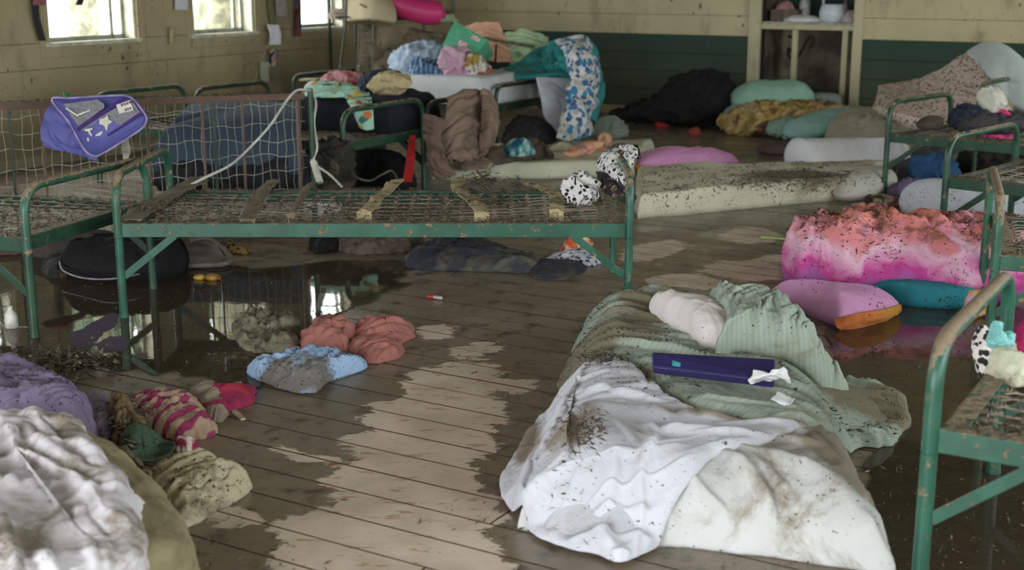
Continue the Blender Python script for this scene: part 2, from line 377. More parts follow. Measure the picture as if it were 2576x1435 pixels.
def cloth(name, col, mud=.3, mc=MUD, ms=3.0, speck=.25, pat=None, rough=.9, fuzz=.12, spots=None, wet=False, wash=None, sheen=0):
    t = NT(name); c = lin(col) if not pat else None
    co = t.co
    if pat:
        k = pat[0]
        if k == 'stripe':     # ('stripe', col2, spacing m, angle, duty)
            q = t.mapping(co, rot=(0, 0, math.radians(pat[3]))); wv = t.n('TexWave'); wv.inputs['Scale'].default_value = 1 / pat[2] / 3.183 / 1.0 * 1.0
            wv.inputs['Distortion'].default_value = 2.5; wv.inputs['Detail Scale'].default_value = .5; t.l(q, wv.inputs[0])
            c = t.mix(t.thr(wv.outputs['Fac'], pat[4], pat[4] + .2), lin(col), lin(pat[1]))
        elif k == 'plaid':    # ('plaid', col2, spacing)
            a = []
            for rz in (20, 110):
                q = t.mapping(co, rot=(0, 0, math.radians(rz))); wv = t.n('TexWave'); wv.inputs['Scale'].default_value = 1 / pat[2] / 3.183; wv.inputs['Distortion'].default_value = .5; t.l(q, wv.inputs[0]); a.append(t.thr(wv.outputs['Fac'], .45, .6))
            c = t.mix(a[0], lin(col), lin(pat[1])); c = t.mix(t.math('MULTIPLY', a[1], .6), c, lin(pat[1]))
        elif k == 'floral':   # ('floral', [colours], scale, coverage)
            vo = t.n('TexVoronoi'); vo.inputs['Scale'].default_value = pat[2]; vo.inputs['Randomness'].default_value = 1
            q = t.n('VectorMath', operation='ADD'); t.l(co, q.inputs[0]); nz = t.n('VectorMath', operation='SCALE'); t.l(t.noise(pat[2] * 1.3, 3, col=True), nz.inputs[0]); nz.inputs['Scale'].default_value = .7 / pat[2]; t.l(nz.outputs[0], q.inputs[1]); t.l(q.outputs[0], vo.inputs['Vector'])
            sep = t.n('SeparateColor'); t.l(vo.outputs['Color'], sep.inputs[0]); N_ = len(pat[1])
            cc = t.ramp(sep.outputs[0], [(i / N_, x) for i, x in enumerate(pat[1])], 'CONSTANT')
            msk = t.math('MULTIPLY', t.thr(vo.outputs['Distance'], pat[3] + .08, pat[3]), t.thr(sep.outputs[1], .12, .16))
            c = t.mix(msk, lin(col), cc)
        elif k == 'cloud':    # ('cloud', [(pos,colour)], scale, noise distortion)
            c = t.ramp(t.noise(pat[2], 3, .5, dist=pat[3] if len(pat) > 3 else .4), pat[1])
        elif k == 'grad':     # ('grad', stops, (p0, p1), warp) along a world direction
            p0, p1 = Vector(pat[2][0]), Vector(pat[2][1]); d = p1 - p0
            vs = t.n('VectorMath', operation='SUBTRACT'); t.l(t.pos(), vs.inputs[0]); vs.inputs[1].default_value = p0
            dt = t.n('VectorMath', operation='DOT_PRODUCT'); t.l(vs.outputs[0], dt.inputs[0]); dt.inputs[1].default_value = d / d.length_squared
            f = t.math('ADD', dt.outputs['Value'], t.math('MULTIPLY', t.math('SUBTRACT', t.noise(9, 3), .5), pat[3]))
            c = t.ramp(f, pat[1])
    if wash: c = t.mix(t.thr(t.noise(wash[1], 3), .42, .62), c if pat else c, lin(wash[0]))
    val = t.noise(7, 4); 
    mm = t.n('Mix', data_type='RGBA', blend_type='MULTIPLY'); mm.inputs[0].default_value = .25; t.setv(mm.inputs[6], c); t.l(t.ramp(val, [(.3, (.62, .60, .55, 1)), (.6, (1, 1, 1, 1))]), mm.inputs[7]); c = mm.outputs[2]
    mk_ = None
    if mud > 0:
        f = t.noise(ms, 7, .68, dist=.6)
        if spots:
            e = t.ell(spots); f = t.math('ADD', f, t.math('MULTIPLY', t.thr(e, -.25, .7), .34))
        hi = .78 - .42 * mud
        mk_ = t.math('MULTIPLY', t.thr(f, hi - .12, hi + .07), .88); c = t.mix(mk_, c, lin(mc))
    if speck > 0:
        sp = t.thr(t.noise(85, 2, .5), .74 - speck * .22, .77 - speck * .22); gate = t.thr(t.noise(6, 3), .44, .6)
        if spots: gate = t.math('MAXIMUM', gate, t.thr(t.ell(spots), 0, .5))
        c = t.mix(t.math('MULTIPLY', sp, gate), c, lin(DARKMUD))
    t.bump(t.noise(28, 4), .35, .012)
    if fuzz: t.bump(t.noise(420, 2), fuzz, .002)
    if sheen: t.b.inputs['Sheen Weight'].default_value = sheen
    t.out(c, rough if not wet else (t.math('SUBTRACT', rough, t.math('MULTIPLY', mk_, .4)) if mk_ is not None else .45))
    return t.m
def paint(name, col, mud=.4, mc=(118, 98, 74), rough=.38, rust=.12, topmud=.45):
    t = NT(name); c = t.mix(t.thr(t.noise(9, 3), .4, .65), lin(col), lin(tuple(min(255, int(x * 1.12 + 6)) for x in col)))
    up = t.n('SeparateXYZ'); t.l(t.normal(), up.inputs[0])
    f = t.math('ADD', t.noise(24, 6, .65, vec=t.pos()), t.math('MULTIPLY', t.thr(up.outputs[2], .15, .9), topmud * .42))
    mm = t.thr(f, .74 - mud * .28, .80 - mud * .28)
    c = t.mix(mm, c, t.mix(t.thr(t.noise(60, 3), .4, .6), lin(mc), lin((150, 128, 100))))
    if rust: c = t.mix(t.thr(t.noise(40, 4, .6), .72 - rust * .2, .76 - rust * .2), c, lin((112, 62, 36)))
    t.bump(mm, .5, .004); t.bump(t.noise(160, 3), .15, .002)
    return t.out(c, t.math('ADD', t.math('MULTIPLY', mm, .5), rough))
def plain(name, col, rough=.6, var=.12, metal=0, scale=20, bumps=.1):
    t = NT(name); d = tuple(x * (1 - var * 2) for x in col)
    t.b.inputs['Metallic'].default_value = metal; t.bump(t.noise(scale * 4, 3), bumps, .004)
    return t.out(t.mix(t.thr(t.noise(scale, 4), .35, .65), lin(col), lin(d)), rough)
def wallpaint(name, col, dirt=.35, low=None, splat=.5):
    t = NT(name); P = t.pos(); c = t.mix(t.thr(t.noise(1.3, 4, vec=P), .35, .7), lin(col), lin(tuple(x * .88 for x in col)))
    q = t.mapping(P, sc=(1, 1, .45)); c = t.mix(t.math('MULTIPLY', t.thr(t.noise(3, 6, .7, vec=q), .52, .7), dirt), c, lin((98, 84, 58)))
    sp = t.thr(t.noise(34, 2, .5, vec=t.mapping(P, sc=(1, 1, .6))), .745 - splat * .10, .765 - splat * .10); gate = t.thr(t.noise(2.2, 4, .6, vec=P), .47, .6)
    c = t.mix(t.math('MULTIPLY', sp, gate), c, lin((52, 40, 24)))
    # the flood's tide line: more splashes below a height
    sx = t.n('SeparateXYZ'); t.l(P, sx.inputs[0]); hgt = t.math('ADD', sx.outputs[2], t.math('MULTIPLY', t.noise(2.5, 3, vec=P), .3))
    c = t.mix(t.math('MULTIPLY', t.thr(hgt, .95, .2), .45), c, lin((92, 80, 50)))
    t.bump(t.noise(60, 4, vec=P), .12, .004); t.bump(sp, .3, .004)
    return t.out(c, .75)
# ================================================================== the building
M_cream = wallpaint('cream_wall_paint', (196, 180, 138), .5)
M_creamL = wallpaint('tan_wall_paint', (172, 156, 116), .45, splat=.8)
M_green = wallpaint('dark_green_wall_paint', (34, 66, 50), .25, splat=.3)
M_trim = wallpaint('cream_trim_paint', (196, 184, 146), .35, splat=.4)
M_sub = plain('subfloor_dirt', (40, 33, 26), .9)
M_ceil = plain('plywood_ceiling', (150, 138, 112), .8)
def wallbody(name, o, d, nrm, L, Ht, holes, mat, th=.12):
    """solid wall with openings; nrm points out of the room"""
    mb = MB(); cuts = sorted(set([0, L] + [h[0] for h in holes] + [h[1] for h in holes]))
    for a, b in zip(cuts[:-1], cuts[1:]):
        hs = [h for h in holes if h[0] <= a + 1e-6 and h[1] >= b - 1e-6]
        if not hs: mb.box(o + d * a, d * (b - a), nrm * th, Vector((0, 0, Ht)))
        else:
            h = hs[0]
            if h[2] > 0: mb.box(o + d * a, d * (b - a), nrm * th, Vector((0, 0, h[2])))
            mb.box(o + d * a + Vector((0, 0, h[3])), d * (b - a), nrm * th, Vector((0, 0, Ht - h[3])))
    ob = mb.build(name, mat, smooth=False); ob['kind'] = 'structure'; return ob
HT = 2.75; LA = 13.4; LB = 9.3
Z3 = lambda z: Vector((0, 0, z))
# window openings of the left wall, taken from the photograph, then carried on towards the camera
wa = [WL(px, py)[0] for px, py in ((345, 98), (120, 105), (640, 80), (485, 90), (866, 62), (755, 68))]
SILL = .83; HEAD = 1.86
winL = [(wa[4], wa[5]), (wa[2], wa[3]), (wa[0], wa[1])]
step = winL[2][0] - winL[1][0]; ww = .80
for k in range(1, 4): a0 = winL[2][0] + step * k; winL.append((a0, a0 + ww))
winL = [(a, b) for a, b in winL if b < LA - .3]
IN = -E2
wall_left = wallbody('wall_left', R(0, -.014), E1, -E2, LA, HT, [(a, b, SILL, HEAD) for a, b in winL], M_sub, .12)
b0, b1 = WB(1915, 60)[0], WB(2149, 60)[0]
BT = .742
wall_back = wallbody('wall_back', R(-.014, 0), E2, -E1, LB, HT, [(b0, b1, 0.0, 2.1)], M_sub, .1)
winR = [(1.0 + 1.75 * k, 2.15 + 1.75 * k) for k in range(7)]
wall_right = wallbody('wall_right', R(0, LB), E1, E2, LA, HT, [(a, b, SILL, 2.0) for a, b in winR], M_cream)
winN = [(.6, 2.0, SILL, 2.0), (2.6, 4.0, SILL, 2.0), (4.6, 6.4, 0.0, 2.15), (7.0, 8.6, SILL, 2.0)]
wall_near = wallbody('wall_near', R(LA, 0), E2, E1, LB, HT, winN, M_cream)
ce = MB().box(R(-.15, -.15, HT), E1 * (LA + .3), E2 * (LB + .3), Z3(.1)).build('ceiling', M_ceil, smooth=False); ce['kind'] = 'structure'
floor = MB().box(R(-.7, -.15, -.12), E1 * (LA + .9), E2 * (LB + .3), Z3(.085)).build('floor', M_sub, smooth=False); floor['kind'] = 'structure'
# floorboards under wet mud, dry mud patches where the photograph has them
def dryspot(px, py, sx, sy, rz=-.5): 
    g = G(px, py); return (g, (sx, sy, 50), rz)
t = NT('muddy_floorboard'); P = t.pos()
wv = t.n('VectorMath', operation='ADD'); t.l(P, wv.inputs[0]); sc = t.n('VectorMath', operation='SCALE'); t.l(t.noise(3.4, 6, .75, vec=t.mapping(P, rot=(0, 0, YAW), sc=(.6, 1.3, 1)), col=True), sc.inputs[0]); sc.inputs['Scale'].default_value = .34
t.l(sc.outputs[0], wv.inputs[1])
off = Vector((.17, .17, .17)); dr = [(1140, 960, .20, .26), (1100, 1045, .26, .30), (1050, 1120, .27, .26), (1010, 1200, .29, .22), (1050, 1290, .30, .24), (900, 1335, .27, .20), (1010, 1400, .33, .26), (860, 1430, .22, .2),
      (1190, 885, .10, .16), (1290, 965, .10, .1), (740, 1150, .16, .04), (575, 1305, .12, .05), (1650, 630, .16, .34), (1870, 680, .26, .22), (1720, 712, .22, .2), (1940, 655, .1, .16), (1090, 835, .1, .1), (1880, 590, .2, .25)]
E_ = [(G(a, b) + off, (c * .84, d * .9, 50), -.5) for a, b, c, d in dr]
e = t.ell(E_, wv.outputs[0])
fine = t.noise(14, 6, .7, vec=P)
dry = t.thr(t.math('ADD', e, t.math('MULTIPLY', t.math('SUBTRACT', fine, .5), .6)), .05, .11)
wetc = t.mix(t.thr(t.noise(.8, 4, .6, vec=P), .3, .7), lin((122, 105, 86)), lin((145, 129, 109)))
wetc = t.mix(t.thr(t.noise(9, 5, .7, vec=P), .5, .68), wetc, lin((80, 66, 50)))
dryc = t.mix(t.thr(t.noise(5, 5, .6, vec=P), .35, .7), lin((220, 200, 180)), lin((196, 176, 156)))
col = t.mix(dry, wetc, dryc)
edge = t.thr(t.math('ADD', e, t.math('MULTIPLY', t.math('SUBTRACT', t.noise(8, 4, .6, vec=P), .5), .8)), -.35, .1)
ors = t.math('MULTIPLY', t.thr(t.noise(16, 4, .65, vec=t.mapping(P, rot=(0, 0, YAW), sc=(.5, 1.6, 1))), .585, .64), edge)
col = t.mix(t.math('MULTIPLY', ors, .62), col, lin((168, 92, 46)))
col = t.mix(t.math('MULTIPLY', t.thr(t.noise(90, 2, vec=P), .70, .73), .6), col, lin((54, 42, 28)))
col = t.mix(t.math('MULTIPLY', t.thr(t.noise(110, 2, vec=t.mapping(P, loc=(3, 3, 0))), .715, .735), .5), col, lin((170, 152, 118)))
sz_ = t.n('SeparateXYZ'); t.l(t.geo.outputs['True Normal'], sz_.inputs[0]); jn = t.thr(sz_.outputs[2], .97, .9); col = t.mix(jn, col, t.mix(edge, lin((70, 58, 45)), lin((88, 56, 36))))
rg = t.math('ADD', t.math('MULTIPLY', dry, .5), t.math('ADD', .23, t.math('MULTIPLY', t.thr(t.noise(3, 5, .6, vec=P), .35, .7), .22)))
t.bump(t.noise(1.6, 3, .5, vec=P), .12, .02); t.bump(t.noise(22, 4, .6, vec=P), .25, .004); t.bump(dry, .5, .004)
M_plank = t.out(col, rg)
PW = .1385; plank_mesh = {}
def plank_me(L):
    if L not in plank_mesh:
        me = bpy.data.meshes.new('floorboard'); w_ = PW - .0035; b = .0015
        V = [(0, 0, -.03), (L, 0, -.03), (L, w_, -.03), (0, w_, -.03), (0, 0, -b), (L, 0, -b), (L, w_, -b), (0, w_, -b), (.002, b, 0), (L - .002, b, 0), (L - .002, w_ - b, 0), (.002, w_ - b, 0)]
        Fc = [(3, 2, 1, 0)] + [(i, (i + 1) % 4, (i + 1) % 4 + 4, i + 4) for i in range(4)] + [(i + 4, (i + 1) % 4 + 4, (i + 1) % 4 + 8, i + 8) for i in range(4)] + [(8, 9, 10, 11)]
        me.from_pydata(V, [], Fc); me.materials.append(M_plank); plank_mesh[L] = me
    return plank_mesh[L]
rows = int(LA / PW); combos = [(3.0, 3.5, 2.796), (3.5, 2.796, 3.0), (2.796, 3.0, 3.5), (3.0, 2.796, 3.5)]
for k in range(rows + 1):
    s = 0
    for L in combos[(k * 7) % 4]:
        o = bpy.data.objects.new('floorboard', plank_me(L)); C.objects.link(o); o.parent = floor
        p = R(k * PW, s) - wloc(floor); s += L + .002
        o.location = (p.x, p.y, p.z - .0015 * random.random()); o.rotation_euler = (random.uniform(-.004, .004), 0, -YAW)
        # boards run along the back wall (E2); their width runs away from the room's corner
        o.location = o.location + E1 * PW
# horizontal boards of the back wall
def wboard(parent, name, o, d, L, nrm, z0, z1, mat, th=.014):
    g = .0012
    return MB().box(o + Z3(z0 + g), d * L, nrm * th, Z3(z1 - z0 - 2 * g)).build(name, mat, parent, smooth=False, bevel=.003)
zc = [.07, .245, .41, .575, BT, .92, 1.1, 1.28, 1.46, 1.64, 1.82, 2.0, 2.2, 2.4, 2.6, HT]
for i in range(len(zc) - 1):
    m = M_green if zc[i + 1] <= BT + .001 else M_cream
    for s0, s1 in ((0, b0 - .06), (b1 + .06, LB)):
        if zc[i] > 2.1: s0, s1 = (0, LB) if s0 == 0 else (None, None)
        if s0 is None: continue
        cut = s0 + (s1 - s0) * (.35 + .3 * ((i * 37) % 10) / 10)
        for u0, u1 in ((s0, cut), (cut, s1)): wboard(wall_back, 'wall_board', R(-.014, u0 + .001), E2, u1 - u0 - .002, E1, zc[i], zc[i + 1], m)
bb = MB().box(R(0, 0, 0), E2 * (b0 - .06), E1 * .018, Z3(.075)).box(R(0, b1 + .06, 0), E2 * (LB - b1 - .06), E1 * .018, Z3(.075)).build('baseboard_back', M_trim, smooth=False, bevel=.004); bb['kind'] = 'structure'
bb = MB().box(R(0.02, 0, 0), E1 * (LA - .02), E2 * .018, Z3(.075)).build('baseboard_left', M_trim, smooth=False, bevel=.004); bb['kind'] = 'structure'
# plywood panels of the left wall
seam = WL(300, 160)[1]
acuts = [0]
for (a, b) in winL: acuts += [a, b]
acuts.append(LA)
def lpanel(a0, a1, z0, z1): wboard(wall_left, 'wall_panel', R(a0 + .001, -.014), E1, a1 - a0 - .002, E2, z0, z1, M_creamL)
pc = [0] + [(winL[i][1] + winL[i + 1][0]) / 2 for i in range(len(winL) - 1)] + [LA]
for a0, a1 in zip(pc[:-1], pc[1:]): lpanel(a0, a1, 0, seam); lpanel(a0, a1, seam, SILL); lpanel(a0, a1, HEAD, HT)
for i in range(len(acuts) // 2):
    a0, a1 = acuts[2 * i], acuts[2 * i + 1]
    if 0 < i < len(acuts) // 2 - 1: mid = (a0 + a1) / 2; lpanel(a0, mid, SILL, HEAD); lpanel(mid, a1, SILL, HEAD)
    else: lpanel(a0, a1, SILL, HEAD)
# windows
t = NT('window_glass'); tr = t.n('BsdfTransparent'); tr.inputs[0].default_value = (.93, .96, .95, 1); gl = t.n('BsdfGlossy'); gl.inputs['Roughness'].default_value = .03
ms = t.n('MixShader'); ms.inputs[0].default_value = .07; t.l(tr.outputs[0], ms.inputs[1]); t.l(gl.outputs[0], ms.inputs[2]); t.l(ms.outputs[0], t.t.nodes['Material Output'].inputs[0]); M_glass = t.m
M_wtrim = plain('window_trim_paint', (206, 200, 172), .6, .08); M_sash = plain('grey_green_sash', (176, 182, 158), .5, .1)
def window(k, o, d, nrm, L, z0, z1):
    """nrm points out of the room; o at the near lower corner on the inner wall face"""
    base = thing('window_%d' % k, None, None, o + d * L / 2 + Z3(z0)); base['kind'] = 'structure'
    T = .12
    mb = MB().box(o + Z3(z0), d * .025, nrm * T, Z3(z1 - z0)).box(o + d * (L - .025) + Z3(z0), d * .025, nrm * T, Z3(z1 - z0)).box(o + Z3(z1 - .025), d * L, nrm * T, Z3(.025)); mb.build('jamb', M_wtrim, base, False, .003)
    MB().box(o - d * .03 + Z3(z0 - .03) - nrm * .025, d * (L + .06), nrm * (T + .03), Z3(.03)).build('window_sill', M_wtrim, base, False, .004)
    mb = MB().box(o - d * .07 + Z3(z0 - .1) - nrm * .016, d * (L + .14), nrm * .016, Z3(.07)).box(o - d * .07 + Z3(z1) - nrm * .016, d * (L + .14), nrm * .016, Z3(.07))
    mb.box(o - d * .07 + Z3(z0 - .03) - nrm * .016, d * .07, nrm * .016, Z3(z1 - z0 + .03)).box(o + d * L + Z3(z0 - .03) - nrm * .016, d * .07, nrm * .016, Z3(z1 - z0 + .03)); mb.build('casing', M_creamL, base, False, .003)
    q = o + nrm * .085
    mb = MB(); e = .03
    for s0 in (0.025, .79 * L):
        s1 = L - .025 if s0 > .1 else .79 * L + e
        qq = q + (nrm * .012 if s0 > .1 else nrm * 0)
        mb.box(qq + d * s0 + Z3(z0), d * e, nrm * .012, Z3(z1 - z0 - .025)).box(qq + d * (s1 - e) + Z3(z0), d * e, nrm * .012, Z3(z1 - z0 - .025)).box(qq + d * s0 + Z3(z0), d * (s1 - s0), nrm * .012, Z3(e)).box(qq + d * s0 + Z3(z1 - .055), d * (s1 - s0), nrm * .012, Z3(e))
    fr = mb.build('sash', M_sash, base, False)
    MB().box(q + nrm * .005 + d * .04 + Z3(z0 + .02), d * (.79 * L - .03), nrm * .004, Z3(z1 - z0 - .07)).build('pane', M_glass, fr, False)
k = 1
for (a, b) in winL[::-1][max(0, len(winL) - 3):] + winL[::-1][:max(0, len(winL) - 3)]: window(k, R(b, 0), -E1, -E2, b - a, SILL, HEAD); k += 1
for (a, b) in winR: window(k, R(a, LB), E1, E2, b - a, SILL, 2.0); k += 1
for (a, b, z0, z1) in winN:
    if z0 > 0: window(k, R(LA, a), E2, E1, b - a, z0, z1); k += 1
def portal(c, d, nrm, L, z0, z1):
    l = bpy.data.lights.new('sky_portal', 'AREA'); l.shape = 'RECTANGLE'; l.size = L; l.size_y = z1 - z0; l.cycles.is_portal = True
    o = bpy.data.objects.new('sky_portal', l); C.objects.link(o); o.location = c + Z3((z0 + z1) / 2)
    zz = nrm; xx = d.normalized(); yy = zz.cross(xx); o.rotation_euler = Matrix((xx, yy, zz)).transposed().to_euler()
for (a, b) in winL: portal(R((a + b) / 2, -.14), E1, -E2, b - a, SILL, HEAD)
for (a, b) in winR: portal(R((a + b) / 2, LB + .14), E1, E2, b - a, SILL, 2.0)
for (a, b, z0, z1) in winN: portal(R(LA + .14, (a + b) / 2), E2, E1, b - a, z0, z1)
cn = MB().box(R(-.3, -.3, -.1), E1 * .295, E2 * .295, Z3(HT + .1)).build('leak_filler_1', M_cream, smooth=False); cn['kind'] = 'structure'  # unseen filler added outside the corner to stop daylight leaking in
cn = MB().box(R(-.1, -.3, -.1), E1 * (LA+.2), E2 * .28, Z3(.12)).build('leak_filler_2', M_cream, smooth=False); cn['kind'] = 'structure'  # unseen strip added along the left wall's foot against light leaks
# outdoors
g = MB().box(R(-40, -60, -.45), E1 * 110, E2 * 130, Z3(.1)).build('ground', plain('pale_sandy_ground', (205, 198, 180), .95, .05, scale=2), smooth=False); g['kind'] = 'structure'
M_bark = plain('pale_bark', (150, 142, 112), .9, .2, scale=8); M_leaf = plain('grey_green_leaves', (96, 112, 78), .8, .25, scale=6)
def tree(p, r, Ht, lab, seed):
    rr = random.Random(seed); o = thing('tree', lab, 'tree', p, 'trees outside the windows')
    MB().tube([p - Z3(.1), p + Z3(Ht * .3) + Vector((.05, .02, 0)), p + Z3(Ht * .6), p + Z3(Ht)], [r * 1.3, r, r * .8, r * .4], 12).build('trunk', M_bark, o)
    mb = MB()
    for i in range(420):
        v = Vector((rr.gauss(0, 1), rr.gauss(0, 1), rr.gauss(0, .7))) * Ht * .13; c = p + Z3(Ht * .95) + v; s = Ht * .05
        a = Vector((rr.uniform(-1, 1), rr.uniform(-1, 1), rr.uniform(-1, 1))).normalized() * s; b = a.orthogonal().normalized() * s * .7
        mb.add([c - a, c + b, c + a, c - b + Vector((0, 0, s * .2))], [(0, 1, 2, 3)])
    f = mb.build('foliage', M_leaf, o, False); f['kind'] = 'stuff'
def outp(px, dist):   # point on the ground outdoors, dist metres beyond the left wall along the view ray
    r = ray(px, 60); a, z = WL(px, 60); p = R(a, 0); rr_ = Vector((r.x, r.y, 0)).normalized(); q = p + rr_ * dist; q.z = -.35; return q
tree(outp(560, 2.6), .3, 5, 'thick pale tree trunk filling the view through the middle window', 1)
tree(outp(205, 9), .18, 6, 'slim tree seen through the leftmost window', 2)
tree(outp(300, 18), .25, 6, 'tree further away through the leftmost window, right of the slim one', 3)
q = outp(800, 8); sh = thing('shed', 'white shed with two dark vents seen through the rightmost window', 'shed', q)
u = (outp(900, 8) - q).normalized(); n_ = Vector((-u.y, u.x, 0))
MB().box(q - u * 2.5, u * 5, n_ * 3, Z3(3)).build('wall', plain('white_siding', (235, 235, 228), .7, .03), sh, False)
M_vent = plain('dark_vent', (60, 84, 84), .6)
for s in (-.15, .35): MB().box(q + u * s - n_ * .03 + Z3(1.6), u * .3, n_ * .03, Z3(.07)).build('vent', M_vent, sh, False)
ap = MB()
ap.box(q - u * 2.7 - n_ * .2 + Z3(3), u * 5.4, n_ * 3.4, Z3(.12)); ap.build('roof', plain('grey_roof', (120, 120, 112), .7), sh, False)
M_teal_out = plain('weathered_teal_plastic', (120, 170, 160), .6)
for i, (px, d_, lab) in enumerate(((255, 7, 'teal plastic barrel outside the leftmost window'),)):
    p = outp(px, d_); MB().lathe(p, [(.28, 0), (.3, .25), (.3, .55), (.27, .8), (.05, .82)], 20).build('barrel', M_teal_out); C.objects[-1]['label'] = lab; C.objects[-1]['category'] = 'barrel'
# ================================================================== closet recess in the back wall
M_dk = plain('closet_tan_panel', (128, 116, 92), .8, .2, scale=5)  # plain tan board lining the closet
oc = thing('open_closet', 'cream framed open closet with one shelf, built into the back wall', 'closet', R(.0, (b0 + b1) / 2))
for bb_, in ((b0,), (b1,)):
    w0 = WB(1886, 60)[0] - b0 if bb_ == b0 else .0
    MB().box(R(-.02, bb_ + (w0 if bb_ == b0 else 0)), E2 * (abs(w0) if bb_ == b0 else WB(2172, 60)[0] - b1), E1 * .05, Z3(2.2)).build('post', M_trim, oc, False, .004)
DP_ = .55
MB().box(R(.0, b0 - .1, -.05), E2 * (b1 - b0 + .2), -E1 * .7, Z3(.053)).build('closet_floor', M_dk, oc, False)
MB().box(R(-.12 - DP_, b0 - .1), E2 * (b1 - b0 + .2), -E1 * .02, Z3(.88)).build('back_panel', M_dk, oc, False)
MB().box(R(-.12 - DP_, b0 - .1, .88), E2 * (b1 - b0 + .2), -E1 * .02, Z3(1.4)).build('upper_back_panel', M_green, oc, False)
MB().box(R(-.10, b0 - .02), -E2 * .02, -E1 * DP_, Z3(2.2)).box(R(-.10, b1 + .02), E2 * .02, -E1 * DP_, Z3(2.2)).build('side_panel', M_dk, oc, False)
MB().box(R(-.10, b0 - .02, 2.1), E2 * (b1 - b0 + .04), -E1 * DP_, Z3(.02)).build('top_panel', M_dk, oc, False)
SZ = WB(2030, 62)[1]
MB().box(R(-.02, b0, SZ), E2 * (b1 - b0), -E1 * (DP_ + .05), Z3(.02)).build('shelf', plain('shelf_board', (176, 172, 158), .5), oc, False, .003)
MB().box(R(-.0, b0, SZ - .045), E2 * (b1 - b0), -E1 * .025, Z3(.045)).build('shelf_rail', M_trim, oc, False, .003)
for px, pw, dd in ((1996, 12, .03), (2123, 13, .03), (1978, 6, .25)):
    bq = WB(px, 100)[0]; hgt = SZ - .045; z0 = 0 if px != 1978 else .45
    MB().box(R(-dd, bq - pw / 520, z0), E2 * (pw / 260), -E1 * .04, Z3(hgt - z0)).build('divider', M_trim, oc, False, .003)
# ================================================================== cots
M_bedgreen = paint('green_bed_enamel', (32, 84, 66), .55)
M_bedgreen_dk = paint('dark_green_bed_enamel', (30, 66, 46), .45)
M_bedmud = paint('mud_caked_enamel', (38, 84, 64), .65, topmud=.8)
M_bedgreen_rear = paint('faded_green_bed_enamel', (28, 48, 34), .4)
M_spring = paint('mud_coated_spring_wire', (142, 128, 110), .5, rust=.2, rough=.6)
M_rust = paint('rusty_frame_steel', (94, 68, 56), .5, mc=(92, 78, 60), rough=.75, rust=.5)
M_wire = paint('dull_grey_wire', (132, 130, 116), .4, rough=.5, rust=.2)
def bits(name, pts, mats, size, parent=None, label=None, cat=None, flat=.35, long=2.2):
    """loose chips and twigs: thin wedge-like pieces, one stuff mesh"""
    P = np.array(pts); n = len(P); a = RNG.normal(size=(n, 3)); a[:, 2] *= flat; a /= np.linalg.norm(a, axis=1)[:, None]
    b = np.cross(a, RNG.normal(size=(n, 3)) * .3 + np.array([0, 0, 1])); b /= np.linalg.norm(b, axis=1)[:, None]; c = np.cross(a, b)
    L = (size * (.4 + RNG.random(n) ** 2 * long))[:, None]; w_ = (size * (.15 + RNG.random(n) * .35))[:, None]
    V = np.stack([P - a * L, P + a * L * .9, P + b * w_, P - b * w_ + c * w_ * .3, P + c * w_ * .6], 1).reshape(-1, 3); Fc = []
    for i in range(n): k = i * 5; Fc += [(k, k + 2, k + 4), (k + 2, k + 1, k + 4), (k + 1, k + 3, k + 4), (k + 3, k, k + 4), (k, k + 3, k + 2), (k + 2, k + 3, k + 1)]
    o = mk(name, V, Fc, mats[0], parent, False); o['kind'] = 'stuff'
    for m in mats[1:]: o.data.materials.append(m)
    if len(mats) > 1: o.data.polygons.foreach_set('material_index', np.repeat(RNG.integers(0, len(mats), n), 6).astype(int).tolist())
    if label: props(o, label, cat)
    return o
M_chipA = plain('wet_leaf_litter', (98, 82, 64), .8, .2, scale=50); M_chipB = plain('tan_plant_litter', (148, 128, 98), .85, .2, scale=50); M_chipC = plain('grey_mud_clod', (104, 92, 76), .85, .2, scale=50)
CH = [M_chipA, M_chipB, M_chipC, M_chipC]
